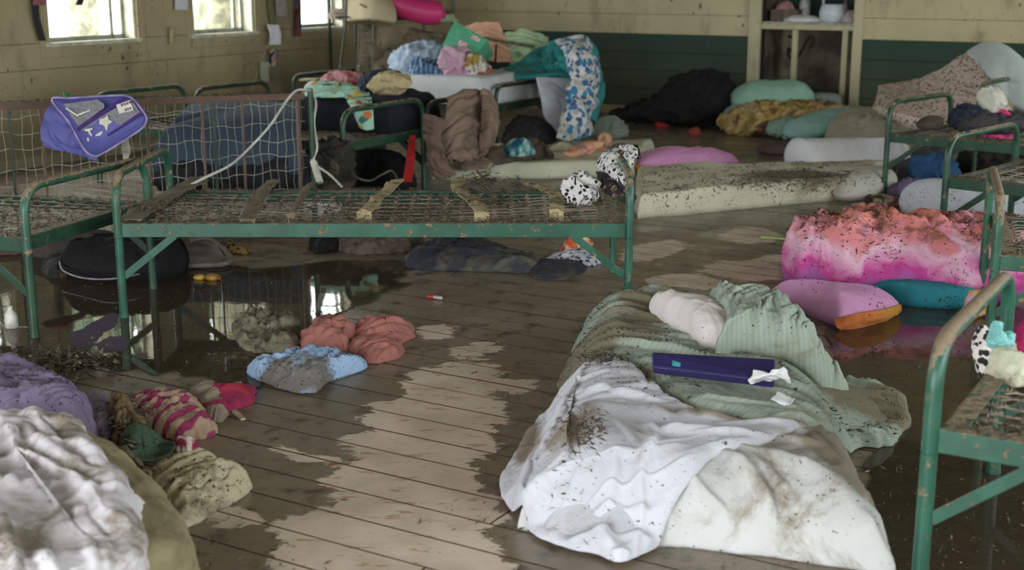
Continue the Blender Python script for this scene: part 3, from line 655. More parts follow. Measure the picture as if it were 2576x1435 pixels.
def bed(name, label, P0, ev, sv, L=1.95, W=.79, rail=.345, top=.555, mat=None, lit=0, spring=True, group='green metal camp cots', ends=(1, 1), mesh_n=(13, 26), seed=1, rad=.0165, legs=True, muddyend=None):
    mat = mat or M_bedgreen; P0 = Vector(P0); ev = Vector(ev).normalized(); sv = Vector(sv).normalized(); b = thing(name, label, 'bed', P0 + ev * W / 2 + sv * L / 2, group)
    for k, s in enumerate((0, L)):
        if not ends[k]: continue
        A = P0 + sv * s; B = A + ev * W; me_ = muddyend if (muddyend and k in muddyend[0]) else None
        path = fillet([A + Z3(rail - .03), A + Z3(top), B + Z3(top), B + Z3(rail - .03)], .13, 8)
        MB().tube(path, rad, 12).build('end_frame', me_[1] if me_ else mat, b)
        for Q in (A, B): MB().tube([Q + Z3(.003), Q + Z3(.03), Q + Z3(rail - .028)], [rad * 1.15, rad, rad], 12).build('leg', mat, b)
        ins = .02 if k == 0 else -.02
        MB().bar(A + sv * ins + Z3(rail), B + sv * ins + Z3(rail), .006, .05).bar(A + sv * ins * 2.2 + Z3(rail + .023), B + sv * ins * 2.2 + Z3(rail + .023), .045, .006).build('cross_rail', mat, b, False, .0015)
    for w_ in (0, W):
        A = P0 + ev * w_ + sv * .015; B = P0 + ev * w_ + sv * (L - .015); inn = ev * (.022 if w_ == 0 else -.022)
        MB().bar(A + Z3(rail), B + Z3(rail), .006, .052).bar(A + inn + Z3(rail + .024), B + inn + Z3(rail + .024), .044, .006).build('side_rail', mat, b, False, .0015)
        for k, s in enumerate((0, L)):
            if not ends[k]: continue
            d = 1 if k == 0 else -1; Q = P0 + ev * w_ + sv * s
            MB().bar(Q + sv * d * .215 + Z3(rail - .02), Q + sv * d * .012 + Z3(.165), .028, .006, up=ev).build('brace', mat, b, False, .001)
    if spring:
        mb = MB(); z = rail + .012; nw, nc = mesh_n; rr = random.Random(seed)
        def sg(s, w_): return z - .035 * math.sin(math.pi * s) * math.sin(math.pi * w_)
        for i in range(nw):
            w_ = (i + .5) / nw; pts = [P0 + sv * (L * (.03 + .94 * j / 14)) + ev * (W * w_ + rr.uniform(-.004, .004)) + Z3(sg(j / 14, w_) + rr.uniform(-.003, .003)) for j in range(15)]; mb.tube(pts, .0031, 4, False)
        for j in range(nc):
            s = .03 + .94 * (j + .5) / nc; pts = [P0 + sv * (L * s + (.012 if i % 2 else -.012)) + ev * (W * (.03 + .94 * i / (nw * 2))) + Z3(sg(s, i / (nw * 2)) + .003) for i in range(nw * 2 + 1)]; mb.tube(pts, .0026, 4, False)
        # little coil springs that hook the mesh to the frame
        def coil(A, B):
            A, B = Vector(A), Vector(B); d = B - A; x = d.orthogonal().normalized(); y = d.normalized().cross(x); mb.tube([A + d * (k / 24) + (x * math.cos(k * 1.57) + y * math.sin(k * 1.57)) * .006 for k in range(25)], .0018, 3, False)
        for j in range(0, nc, 2):
            s = L * (.03 + .94 * (j + .5) / nc)
            for w0, w1 in ((.02, .075), (W - .02, W - .075)): coil(P0 + sv * s + ev * w0 + Z3(z), P0 + sv * s + ev * w1 + Z3(z))
        for i in range(nw):
            w_ = W * (i + .5) / nw
            for s0, s1 in ((.03, .09), (L - .03, L - .09)): coil(P0 + sv * s0 + ev * w_ + Z3(z), P0 + sv * s1 + ev * w_ + Z3(z))
        o = mb.build('spring_mesh', M_spring, b); o['kind'] = 'stuff'
    if lit:
        n = int(lit * 2600); s = RNG.random(n * 3); w_ = RNG.random(n * 3); f = fbm(s * 7, w_ * 3.5, seed, 3)
        kp = (f > .47) & (RNG.random(n * 3) < .8); s, w_ = s[kp][:n], w_[kp][:n]
        h = RNG.random(len(s)) ** 2 * .028
        pts = [P0 + sv * (L * (.02 + .96 * a)) + ev * (W * (.02 + .96 * c)) + Z3(rail + .012 - .03 * math.sin(math.pi * a) * math.sin(math.pi * c) + hh) for a, c, hh in zip(s, w_, h)]
        e_ = RNG.random(int(n * .25)); pts += [P0 + sv * (L * a) + ev * (RNG.random() * .03 + .002 + (W - .04 if RNG.random() > .55 else 0)) + Z3(rail + .03 + RNG.random() * .008) for a in e_]
        bits('leaf_litter', pts, CH, .011, b)
    return b
mid = bed('metal_cot', 'bare green metal cot in the middle of the room, its springs full of leaf litter', (-1.503, 4.93, 0), (0.0, 1, 0), (1, -.002, 0), lit=1.0, seed=3, muddyend=([0], M_bedmud))
# straps and cloth strips wrapped over the middle cot
M_strap = cloth('tan_cloth_strap', (190, 170, 126), .5, ms=14, speck=.6); M_strapm = cloth('muddy_cloth_strap', (122, 106, 82), .5, ms=12, speck=.6)
def strap(pxs, w_, m, hang=.07):
    pts = [G(a, b, .368 - .0) for a, b in pxs]; A = pts[0]
    low = Vector((A.x, A.y - .012, A.z + .012)); path = [low - Z3(hang), low] + [p + Z3(.014 + .006 * (i % 2)) for i, p in enumerate(pts)]
    rows = [[p + Vector((s * w_ / 2, 0, 0)) for s in (-1, 0, 1)] for p in path]
    rows = [[q + Z3(.004 if i == 1 else 0) for i, q in enumerate(r)] for r in rows]
    return sheet('strap', rows, m, mid, 14, 60, [(.016, .04, .07, 20)], .003, seed=int(pxs[0][0]), fray=.006)
strap([(918, 545), (950, 515), (985, 478), (1000, 465)], .058, M_strap); strap([(1212, 545), (1185, 515), (1155, 490), (1152, 462)], .06, M_strap)
strap([(1400, 545), (1398, 510), (1370, 485), (1330, 475)], .055, M_strap)
strap([(625, 560), (650, 510), (690, 462)], .06, M_strapm, .01); strap([(735, 550), (765, 500), (785, 470)], .03, M_strapm, .005)
strap([(330, 560), (400, 520), (500, 462)], .10, M_strapm, .004)
mb = MB()
bits('debris_clump', [DP(1215 + RNG.normal() * 22, 452 + RNG.normal() * 12, 5.55) for _ in range(260)] + [DP(1300 + RNG.normal() * 6, 462 + RNG.normal() * 8, 5.6) for _ in range(60)] + [DP(1200 + RNG.normal() * 60, 500 + RNG.normal() * 14, 5.3) for _ in range(300)] + [DP(380 + RNG.normal() * 40, 530 + RNG.normal() * 12, 5.1) for _ in range(260)], [M_chipB, M_chipC, M_chipA], .012, mid)
ev_l = Vector((math.cos(math.radians(72.8)), math.sin(math.radians(72.8)), 0)); sv_l = Vector((-ev_l.y, ev_l.x, 0))
bed('metal_cot', 'green metal cot cut off by the left edge, beside the middle cot', (-1.749, 4.646, 0), ev_l, sv_l, lit=.9, seed=5, mat=M_bedgreen_dk, muddyend=([0], M_bedmud))
OB = -E2
bed('metal_cot', 'dark green cot half buried under the navy mattress, red cloth strip hanging from it', (-.94, 7.3, 0), -E1, OB, 1.95, mat=M_bedgreen_dk, seed=7, mesh_n=(9, 16), lit=.3)
bed('metal_cot', 'dark green cot with the muddy brown coat hung over its end', (-.52, 8.0, 0), -E1, OB, 1.88, W=.74, mat=M_bedgreen_rear, seed=8, mesh_n=(9, 16), top=.53)
bed('metal_cot', 'dark green cot carrying the white mattress and the clothes pile', (-.115, 9.42, 0), -E1, OB, 1.85, W=.92, mat=M_bedgreen_rear, seed=9, mesh_n=(7, 14), top=.51)
ev5 = Vector((.55, .565, 0)).normalized(); sv5 = Vector((ev5.y, -ev5.x, 0))
bed('metal_cot', 'green cot on the right heaped with dark clothes, farthest of the right-hand cots', (2.23, 7.8, 0), ev5, sv5, mat=M_bedgreen_dk, seed=10, lit=.6)
ev6 = Vector((.54, .58, 0)).normalized(); sv6 = Vector((ev6.y, -ev6.x, 0))
bed('metal_cot', 'green cot at the right edge standing over the white pillow', (2.03, 6.1, 0), ev6, sv6, mat=M_bedgreen_dk, seed=11, lit=1.1)
ev7 = Vector((.51, .86, 0)).normalized(); sv7 = Vector((ev7.y, -ev7.x, 0))
bed('metal_cot', 'large foreground cot cut off by the right edge, mud caked on its curved end bar', (.885, 2.63, 0), ev7, sv7, L=1.9, mat=M_bedgreen, seed=12, lit=1.2, rad=.018, muddyend=([0], paint('thick_mud_on_enamel', (32, 84, 66), .62, mc=(134, 112, 90), topmud=.9)))
ev8 = Vector((.30, .95, 0)).normalized(); sv8 = Vector((ev8.y, -ev8.x, 0))
bed('metal_cot', 'cot seen end-on at the right edge, between the pink quilt and the foreground cot', (1.64, 4.36, 0), ev8, sv8, mat=M_bedmud, seed=13, lit=1.0, top=.565)
def strew(o, n, size, seed=1, thr_=.5, sc=5, mats=None, box=None):
    """loose crumbs lying on an object's upper side"""
    me = o.data; k = len(me.vertices); v = np.empty(k * 3); me.vertices.foreach_get('co', v); v = v.reshape(-1, 3) + np.array(wloc(o)); nn = np.empty(k * 3); me.vertex_normals.foreach_get('vector', nn); nz = nn.reshape(-1, 3)[:, 2]
    ok = (nz > .45) & (fbm(v[:, 0] * sc, v[:, 1] * sc, seed, 3) > thr_)
    if box: ok &= (v[:, 0] > box[0]) & (v[:, 0] < box[1]) & (v[:, 1] > box[2]) & (v[:, 1] < box[3])
    I = np.where(ok)[0]
    if len(I) < 5: return
    I = I[RNG.integers(0, len(I), n)]; P_ = v[I] + RNG.normal(size=(n, 3)) * [.006, .006, 0] + [0, 0, .002]
    return bits('mud_crumbs', P_.tolist(), mats or [M_chipA, M_dkcrumb], size, o)
M_dkcrumb = plain('dark_mud_crumb', (56, 44, 34), .8, .2, scale=50)
# the raised cot in the far corner
bunk = thing('raised_cot', 'raised dark cot frame in the far corner under the pink pillow', 'bed', DP(1000, 75, 11.6))
bp = [DP(845, 45, 10.9), DP(1135, 78, 10.9)]
c1 = DP(893, 48, 10.9); c2 = DP(1140, 75, 11.6); c1.z = c2.z = .93; wv_ = Vector((-.35, .8, 0)).normalized() * .75
mb = MB(); mb.bar(c1, c2, .02, .05).bar(c1 - wv_ * 0 + wv_, c2 + wv_, .02, .05).bar(c1, c1 + wv_, .02, .05).bar(c2, c2 + wv_, .02, .05).build('frame', M_rust, bunk, False)
for c_, tp in ((c1, 1.35), (c1 + wv_, 1.3), (c2, 1.1), (c2 + wv_, 1.1)): MB().tube([Vector((c_.x, c_.y, .0)), Vector((c_.x, c_.y, tp))], .014, 8).build('post', M_bedgreen_rear, bunk)
MB().bar(DP(843, 44, 10.7), DP(905, 42, 10.9), .014, .016).build('side_bar', M_bedgreen_rear, bunk, False)
MB().tube([DP(872, -10, 10.6), DP(870, 60, 10.6), DP(855, 175, 10.4)], .010, 8).build('thin_post', M_bedgreen_rear, bunk)
MB().tube([DP(905, 10, 10.7), DP(952, 35, 10.7), DP(940, 45, 10.7), DP(965, 44, 10.7), DP(950, 24, 10.7)], .006, 6).build('hook', M_bedgreen_rear, bunk)
mb = MB().box(c1 + Z3(.03), c2 - c1, wv_, Z3(.03)); mb.build('platform', cloth('muddy_board', (120, 100, 76), .5), bunk, False)
# the rusty spring frame standing on its long edge
fr = thing('spring_frame', 'rusty bed spring frame standing on its side behind the middle cot', 'bed frame', DP(300, 420, 6.3))
fa = DP(-230, 268, 5.95); fb = DP(765, 241, 6.6); fb.z = fa.z = .70
a0, b0_ = Vector((fa.x, fa.y, .02)), Vector((fb.x, fb.y, .02)); fd = (b0_ - a0).normalized(); fn = Vector((fd.y, -fd.x, 0))
MB().bar(fa, fb, .035, .03).build('top_rail', M_rust, fr, False, .002)
MB().bar(a0, b0_, .035, .03).build('bottom_rail', M_rust, fr, False, .002)
def fx(px): # point along the frame seen at px
    r = ray(px, 250); n2 = Vector((fn.x, fn.y, 0)); t_ = (Vector((fa.x, fa.y, 0))).dot(n2) / Vector((r.x, r.y, 0)).dot(n2); return Vector((r.x * t_, r.y * t_, 0))
for px, w_, m in ((748, .05, M_rust), (608, .022, M_rust), (535, .035, M_bedgreen_rear), (507, .018, M_rust), (18, .05, M_bedgreen_rear), (100, .018, M_rust), (365, .03, M_rust), (-215, .05, M_rust)):
    q = fx(px); MB().bar(q + Z3(.03), q + Z3(.69), .01, w_, up=fn).build('upright', m, fr, False)
MB().tube([fx(779) + Z3(.0) - fn * -.03, fx(777) + fn * .03 + Z3(.74)], .014, 10).build('tube_post', M_bedgreen_dk, fr)
mb = MB()
for k in range(8):
    z = .08 + k * .082; p = [fa.lerp(fb, j / 40) for j in range(41)]; mb.tube([Vector((q.x, q.y, z + .008 * math.sin(j * 1.7 + k) + .01 * math.sin(j * .37 + k * 2))) for j, q in enumerate(p)], .0024, 4, False)
for k in range(44):
    q = fa.lerp(fb, (k + .5) / 44); mb.tube([Vector((q.x + .006 * math.sin(j * 2.1 + k), q.y, .03 + j * .082)) - fn * (.006 * (j % 2)) for j in range(9)], .0019, 4, False)
o = mb.build('wire_mesh', M_wire, fr); o['kind'] = 'stuff'
pts = [fa.lerp(fb, RNG.random()) + Vector((RNG.normal() * .012, RNG.normal() * .012, .018 + RNG.random() * .008)) for _ in range(500)]
pts += [fx(RNG.normal() * 22 + 665) + Z3(.16 + RNG.normal() * .03) for _ in range(120)]
bits('leaf_litter', pts, [M_chipA, M_chipC], .010, fr)
# ================================================================== water
def water_mat(name, tint):
    t = NT(name); tr = t.n('BsdfTransparent'); tr.inputs[0].default_value = tint; gl = t.n('BsdfGlossy'); gl.inputs['Roughness'].default_value = .035; gl.inputs[0].default_value = (.9, .9, .88, 1)
    fr_ = t.n('Fresnel'); fr_.inputs[0].default_value = 1.33; df = t.n('BsdfDiffuse'); df.inputs[0].default_value = lin((98, 84, 64)); m0 = t.n('MixShader'); m0.inputs[0].default_value = .42; t.l(tr.outputs[0], m0.inputs[1]); t.l(df.outputs[0], m0.inputs[2]); ms = t.n('MixShader'); t.l(fr_.outputs[0], ms.inputs[0]); t.l(m0.outputs[0], ms.inputs[1]); t.l(gl.outputs[0], ms.inputs[2])
    bp_ = t.n('Bump'); bp_.inputs['Strength'].default_value = .05; bp_.inputs['Distance'].default_value = .01; t.l(t.noise(5, 3), bp_.inputs['Height']); t.l(bp_.outputs[0], gl.inputs['Normal']); t.l(bp_.outputs[0], fr_.inputs['Normal'])
    t.l(ms.outputs[0], t.t.nodes['Material Output'].inputs[0]); return t.m
def puddle(outline, lab, tint, seed):
    B = crom(np.array([G(*q)[:2] for q in outline]), 160, True); a = np.arange(160); cen = B.mean(0)
    B = B + (B - cen) * ((fbm(np.cos(a * .03927) * 5 + 7, np.sin(a * .03927) * 5 + 7, seed, 4) - .5) * .5)[:, None]
    V = [(x, y, .0035) for x, y in B] + [(x, y, .0015) for x, y in (B - cen) * 1.004 + cen]
    Fc = [tuple(range(160))] + [(i, 160 + i, 160 + (i + 1) % 160, (i + 1) % 160) for i in range(160)]
    if np.cross(B[40] - B[0], cen - B[0]) < 0: Fc = [f[::-1] for f in Fc]
    o = mk('puddle', V, Fc, water_mat('muddy_water', tint), None, False); props(o, lab, 'puddle', kind='stuff')
puddle([(-120, 640), (200, 660), (600, 668), (1000, 660), (980, 730), (830, 800), (860, 860), (700, 960), (420, 960), (150, 930), (-150, 1000)], 'brown floodwater pool under the left and middle cots, mirroring the windows', (.80, .75, .66, 1), 1)
puddle([(2080, 850), (2250, 740), (2520, 760), (2700, 900), (2700, 1500), (2250, 1500), (2180, 1180), (2250, 1100), (2120, 980)], 'dark floodwater pool between the sheet-covered mattress and the foreground cot', (.62, .54, .46, 1), 2)
# ================================================================== foreground mattress with its sheets
def quad_sd(c4, X, Y):
    K = [np.array(c[:2]) for c in c4]; s = np.sign(np.cross(K[1] - K[0], K[2] - K[1])); d = None
    for i in range(4):
        a, b = K[i], K[(i + 1) % 4]; e = b - a; L = np.linalg.norm(e); v = s * (e[0] * (np.asarray(Y) - a[1]) - e[1] * (np.asarray(X) - a[0])) / L; d = v if d is None else np.minimum(d, v)
    return d
def field(c4, h, w_=.05, lo=.004):
    def f(X, Y):
        t_ = np.clip((quad_sd(c4, X, Y) + .03) / w_, 0, 1); return lo + h * (1 - (1 - t_) ** 2.0)
    return f
mq = [Vector((.02, 2.95, 0)), Vector((.845, 2.70, 0)), Vector((1.01, 4.66, 0)), Vector((.30, 4.74, 0))]
SP = lambda px, py, z, r, r2=None: (G(px, py, z), (r, r2 or r, .4), 0)
M_mat1 = cloth('stained_white_mattress', (204, 204, 204), .32, speck=.3, ms=4, mc=(138, 122, 98), spots=[SP(2120, 1120, .15, .09, .3), SP(1480, 900, .15, .1)])
mt = slab('mattress', mq, .155, M_mat1, world=True, r=.20, cr=(.008, .14), st=[(26, -58, .5, .018, .018), (20, -50, .3, .010, .010)], seg=PX([(1640, 1215, 1900, 1340, .03, .03), (1850, 1190, 2130, 1405, .025, .03), (1730, 1205, 1880, 1290, .02, .022), (1990, 1090, 2200, 1230, .03, .025), (2210, 1270, 2110, 1400, .03, .03), (1700, 1260, 1760, 1400, .03, .02), (1960, 1140, 2150, 1160, .02, .02), (1830, 1160, 2120, 1230, .02, .02)], .13), wr=[(.012, .06, .5, 50)], seed=21, nx=170, ny=330, bow=.03)
strew(mt, 300, .006, 9, .52, 4); props(mt, 'white foam mattress on the floor in the foreground under tangled sheets', 'mattress')
f1 = field(mq, .158, .19)
M_sage = cloth('sage_fold_light_sheet', (150, 162, 146), .34, mc=(118, 104, 78), speck=.4, pat=('stripe', (157, 171, 157), .016, 60, .45), spots=[SP(1500, 850, .16, .25), SP(1700, 800, .16, .25), SP(2180, 1010, .05, .2), SP(1480, 895, .16, .12), SP(1560, 950, .16, .1)])  # pale stripes paint the light on fold lines into the colour
o = soft('sheet', [(1478, 728, .15), (1560, 718, .15), (1700, 724, .15), (1850, 735, .15), (2000, 750, .15), (2090, 810, .14), (2130, 890, .13), (2200, 930, .06), (2270, 980, .03), (2288, 1040, .02), (2262, 1092, .02), (2210, 1112, .02), (2150, 1092, .05), (2080, 1066, .15), (1950, 1068, .17), (1840, 1050, .17), (1750, 1030, .17), (1660, 975, .17), (1590, 920, .17), (1500, 905, .16), (1416, 910, .1), (1425, 868, .1), (1446, 815, .1), (1462, 775, .12)], .022, M_sage, spine=[(1600, 800, .16), (1900, 930, .16), (2080, 1000, .15)], p=10, q=.5,
    st=[(70, -32, .5, .014, .026), (60, -20, .3, .008, .014)], wr=[(.02, .11, 1.0, -30)], cr=(.005, .1), sag=f1, seed=5, n=360, m=110, edge=.012)
strew(o, 700, .0075, 6, .52, 5); props(o, 'wet sage green sheet bunched over the far half of the foreground mattress', 'sheet')
M_lav = cloth('lavender_white_sheet', (206, 206, 218), .2, mc=(140, 120, 98), speck=.32, spots=[SP(1440, 1085, .17, .10, .14), SP(1490, 905, .17, .10, .06), SP(1330, 1050, .1, .05, .3), SP(1850, 1060, .17, .3, .05)])
o = soft('sheet', [(1430, 905, .17), (1500, 893, .18), (1580, 915, .18), (1650, 975, .18), (1760, 1030, .18), (1900, 1060, .18), (2010, 1066, .17), (1930, 1110, .17), (1800, 1150, .17), (1700, 1195, .17), (1610, 1235, .17), (1560, 1300, .12), (1500, 1345, .06), (1420, 1362, .03), (1330, 1318, .03), (1272, 1250, .03), (1256, 1185, .04), (1292, 1100, .08), (1335, 1010, .10), (1390, 935, .14)], .02, M_lav, spine=[(1450, 960, .17), (1420, 1150, .17), (1600, 1150, .17)], p=8, q=.5,
    cr=(.004, .12), st=[(26, 8, .6, .014, .012), (30, 25, .35, .008, .007)], seg=PX([(1430, 1060, 1900, 1075, .02, .022), (1420, 1110, 1840, 1120, .025, .025), (1440, 1000, 1700, 1040, .015, .016), (1300, 1180, 1420, 1320, .03, .03), (1340, 1060, 1290, 1220, .03, .03), (1480, 930, 1340, 1120, .02, .02), (1560, 1150, 1500, 1300, .03, .025), (1650, 1120, 1600, 1230, .02, .02)]), wr=[(.015, .12, 1.2, 12)], sag=lambda X, Y: f1(X, Y) + .006, seed=9, n=340, m=110, edge=.006)
strew(o, 260, .006, 8, .52, 4); props(o, 'thin lavender white sheet draped over the near left corner of the foreground mattress', 'sheet')
# pillow, its case pulled half off
pl_ = thing('pillow', 'white pillow half out of its sage case on the foreground mattress', 'pillow', G(1850, 860, .17))
fz = lambda X, Y: f1(X, Y) + .018
soft('filling', [(1632, 790, .19), (1690, 764, .23), (1770, 760, .25), (1850, 790, .25), (1840, 880, .19), (1770, 884, .18), (1715, 850, .18)], .115, cloth('white_pillow_ticking', (226, 214, 214), .08, speck=.3), pl_, p=3, q=.5, rim=.03, sag=fz, seed=3, wr=[(.008, .05, .1, 40)], cr=(.005, .12))
soft('pillowcase', [(1775, 762, .24), (1850, 750, .26), (1960, 752, .26), (2050, 790, .24), (2105, 850, .21), (2140, 910, .17), (2060, 925, .17), (1950, 915, .17), (1850, 905, .17), (1800, 890, .2), (1812, 850, .22), (1800, 800, .25)], .135, cloth('sage_fold_light_case', (152, 164, 148), .3, mc=(118, 104, 78), speck=.3, pat=('stripe', (160, 174, 160), .016, 0, .45)), pl_, spine=[(1860, 820, .2), (2020, 860, .2)], p=2.6, q=.5, rim=.02, sag=fz, seed=4, cr=(.005, .1), st=[(30, 75, .4, .012, .022), (24, 60, .3, .008, .013)], wr=[(.012, .05, .6, 65)], n=220, m=60)  # case carries the same pale fold-line light in its colour
# navy case, sticker, papers
cs = thing('flat_case', 'long navy blue flat case lying on the sage sheet', 'case', G(1790, 920, .18))
A = [G(1640, 885, .262), G(1951, 903, .262), G(1948, 958, .235), G(1641, 922, .235)]
def thick(q, n_, th):
    V = [tuple(p) for p in q] + [tuple(p - n_ * th) for p in q]; return V, [(0, 1, 2, 3), (7, 6, 5, 4), (0, 4, 5, 1), (1, 5, 6, 2), (2, 6, 7, 3), (3, 7, 4, 0)]
def fixn(q): n_ = (q[1] - q[0]).cross(q[3] - q[0]).normalized(); return n_
n_ = fixn(A); n_ = n_ if n_.z > 0 else -n_
V, Fc = thick(A, n_, .03); m_ = MB(); m_.add(V, Fc).build('body', cloth('navy_case_vinyl', (46, 38, 98), .12, speck=.3, rough=.5, fuzz=0, mc=(90, 84, 120)), cs, False, .006)
q = [A[0].lerp(A[1], u).lerp(A[3].lerp(A[2], u), v) + n_ * .002 for u, v in ((.17, .45), (.24, .42), (.235, .85), (.165, .82))]
V, Fc = thick(q, n_, .003); MB().add(V, Fc).build('sticker', plain('turquoise_sticker', (60, 178, 188), .5), cs, False)
q = [A[0].lerp(A[1], u).lerp(A[3].lerp(A[2], u), v) for u, v in ((0.02, .06), (.98, .06), (.98, .94), (.02, .94))]
M_paper = cloth('wet_white_paper', (234, 232, 236), .1, speck=.1, fuzz=0, rough=.7)
o = sheet('crumpled_paper', [[G(1895, 930, .275), G(1940, 935, .28), G(1980, 925, .28)], [G(1880, 955, .25), G(1930, 950, .265), G(1985, 945, .255)], [G(1890, 968, .235), G(1945, 962, .235), G(1990, 965, .23)]], M_paper, None, 30, 26, [(.012, .03, .05, 30), (.008, .02, .04, 110)], .002, 4); props(o, 'crumpled white paper on the right end of the navy case', 'paper')
o = sheet('paper_scrap', [[G(1955, 985, .215), G(2000, 1000, .215)], [G(1940, 1005, .21), G(1985, 1018, .21)]], M_paper, None, 14, 12, [(.008, .02, .04, 30)], .002, 4); props(o, 'torn white scrap on the sage sheet below the navy case', 'paper')
# ================================================================== left foreground
lq = [Vector((-1.75, 3.35, 0)), Vector((-1.27, 3.72, 0)), Vector((-.62, 2.55, 0)), Vector((-1.2, 2.0, 0))]
M_mat2 = cloth('olive_brown_stained_cover', (150, 136, 100), .3, speck=.3, mc=(98, 84, 54))
o = soft('mattress', [(-260, 1100, .16), (-80, 1035, .17), (80, 1030, .17), (200, 1060, .15), (300, 1130, .13), (390, 1230, .10), (450, 1330, .07), (486, 1440, .03), (490, 1560, .03), (200, 1640, .03), (-200, 1600, .1), (-320, 1300, .15)], .20, M_mat2, spine=[(60, 1200, .17), (250, 1480, .12)], p=7, q=.5, seed=31, cr=(.01, .15), wr=[(.012, .1, .5, -60), (.008, .04, .3, -50)], n=260, m=80)
props(o, 'mud-brown mattress in the bottom left corner under a white sheet', 'mattress')
o = soft('sheet', [(-240, 1110, .19), (-60, 1042, .20), (70, 1036, .20), (170, 1062, .19), (240, 1120, .18), (300, 1190, .17), (350, 1250, .15), (395, 1330, .13), (400, 1430, .12), (350, 1540, .12), (150, 1600, .14), (-150, 1560, .16), (-300, 1300, .17)], .225,
    cloth('dirty_white_sheet', (220, 214, 222), .52, ms=5.5, mc=(120, 102, 76), speck=.15), spine=[(50, 1200, .19), (220, 1420, .18)], p=6, q=.5, seed=33, cr=(.012, .12), st=[(18, -50, .7, .025, .035), (26, -60, .4, .015, .02), (12, 10, .3, .015, .02)], wr=[(.03, .13, .9, -48)], n=260, m=80)
props(o, 'crumpled dirty white sheet in the bottom left corner', 'sheet')
M_purp = cloth('faded_purple_cloth', (120, 106, 138), .24, mc=(96, 82, 70), speck=.45)
o = soft('blanket', [(-200, 930, .1), (-60, 898, .12), (40, 898, .12), (100, 920, .12), (165, 962, .12), (215, 1010, .1), (245, 1080, .05), (200, 1130, .03), (60, 1110, .03), (-200, 1120, .03)], .16, M_purp, p=3, q=.5, st=[(14, 20, .4, .02, .025)], seed=35, wr=[(.02, .12, .3, 20), (.01, .05, .2, 60)], spine=[(-100, 1000, .1), (120, 1020, .1)], n=200, m=50)
strew(o, 400, .009, 11, .5, 5); props(o, 'purple blanket behind the dirty white sheet at the left edge', 'blanket')
o = soft('pillow', [(200, 985, .08), (225, 972, .08), (262, 990, .08), (290, 1030, .06), (288, 1080, .03), (268, 1108, .02), (235, 1095, .02), (205, 1040, .04)], .09, cloth('faded_mauve_cloth', (122, 104, 122), .3, speck=.5, mc=(100, 84, 64)), p=3, rim=.02, flat=0.6, seed=36, wr=[(.01, .04, .1, 70)])
props(o, 'small mauve cushion between the purple blanket and the pink knitted cloth', 'cushion')
M_knit = cloth('pink_cream_knit', (170, 140, 116), .22, speck=.2, mc=(108, 84, 62), pat=('stripe', (150, 40, 86), .06, 28, .56))
o = soft('sweater', [(310, 1010, .03), (352, 985, .06), (420, 970, .08), (480, 985, .08), (515, 1020, .07), (540, 1060, .05), (540, 1085, .02), (500, 1105, .01), (440, 1108, .01), (400, 1090, .01), (350, 1060, .01), (318, 1040, .01)], .085, M_knit, p=2.4, flat=0.6, st=[(20, 30, .15, .01, .015)], seed=37, wr=[(.022, .05, .2, 30), (.01, .025, .06, 110)], n=200, m=50, edge=.01)
props(o, 'muddy pink and cream striped knitted cloth on the wet floor at left', 'clothing')
M_pinkchk = cloth('magenta_grey_patchwork', (160, 30, 76), .25, speck=.1, mc=(110, 88, 66), pat=('floral', [(156, 28, 74), (140, 122, 106), (164, 34, 56), (196, 174, 168)], 13, .9))
o = soft('shirt', [(470, 975, .05), (510, 958, .06), (545, 962, .06), (600, 965, .04), (640, 980, .02), (632, 1010, .01), (590, 1030, .01), (552, 1060, .01), (525, 1050, .02), (500, 1010, .05)], .06, M_pinkchk, p=2.5, flat=0.6, st=[(12, 30, .15, .012, .02)], seed=38, wr=[(.014, .04, .15, 20)], edge=.008)
props(o, 'magenta and grey patchwork cloth beyond the striped knit', 'clothing')
o = soft('sock', [(430, 1108, .02), (455, 1102, .03), (490, 1106, .02), (497, 1120, .01), (480, 1135, .01), (458, 1138, .01), (440, 1125, .01)], .035, cloth('magenta_white_sock', (156, 30, 74), .2, pat=('cloud', [(.45, (156, 30, 74)), (.52, (220, 200, 190))], 14)), p=2.2, seed=39); props(o, 'small magenta and white sock below the striped knit', 'sock')
o = soft('towel', [(375, 1190, .03), (430, 1158, .05), (490, 1152, .06), (545, 1165, .05), (600, 1185, .03), (632, 1215, .02), (618, 1240, .01), (560, 1275, .01), (500, 1310, .01), (450, 1330, .01), (410, 1290, .01), (390, 1240, .01)], .075, cloth('mud_streaked_towel', (186, 172, 140), .42, ms=5, mc=(86, 70, 50), speck=.5), p=3, flat=0.6, st=[(20, 20, .25, .012, .02)], seed=40, wr=[(.02, .05, .3, 20), (.012, .03, .1, 70)], n=200, m=50, edge=.008)
strew(o, 200, .006, 12, .45, 5); props(o, 'mud-streaked cream towel beside the bottom left mattress', 'towel')
cap = thing('green_cap', 'dark green upturned cap below the striped knit', 'cap', G(375, 1130))
soft('crown', [(300, 1100, .04), (335, 1082, .06), (385, 1085, .06), (402, 1110, .03), (390, 1140, .01), (340, 1150, .01), (305, 1130, .02)], .085, cloth('dark_green_felt', (62, 84, 62), .2, speck=.2), cap, p=2.2, seed=41)
sheet('brim', [[G(318, 1138, .05), G(380, 1122, .03), G(438, 1112, .05)], [G(330, 1152, .02), G(382, 1142, .008), G(440, 1122, .03)], [G(345, 1160, .02), G(390, 1158, .008), G(432, 1140, .015)]], cloth('dark_green_brim', (66, 92, 68), .15), cap, 26, 14, (), .004)
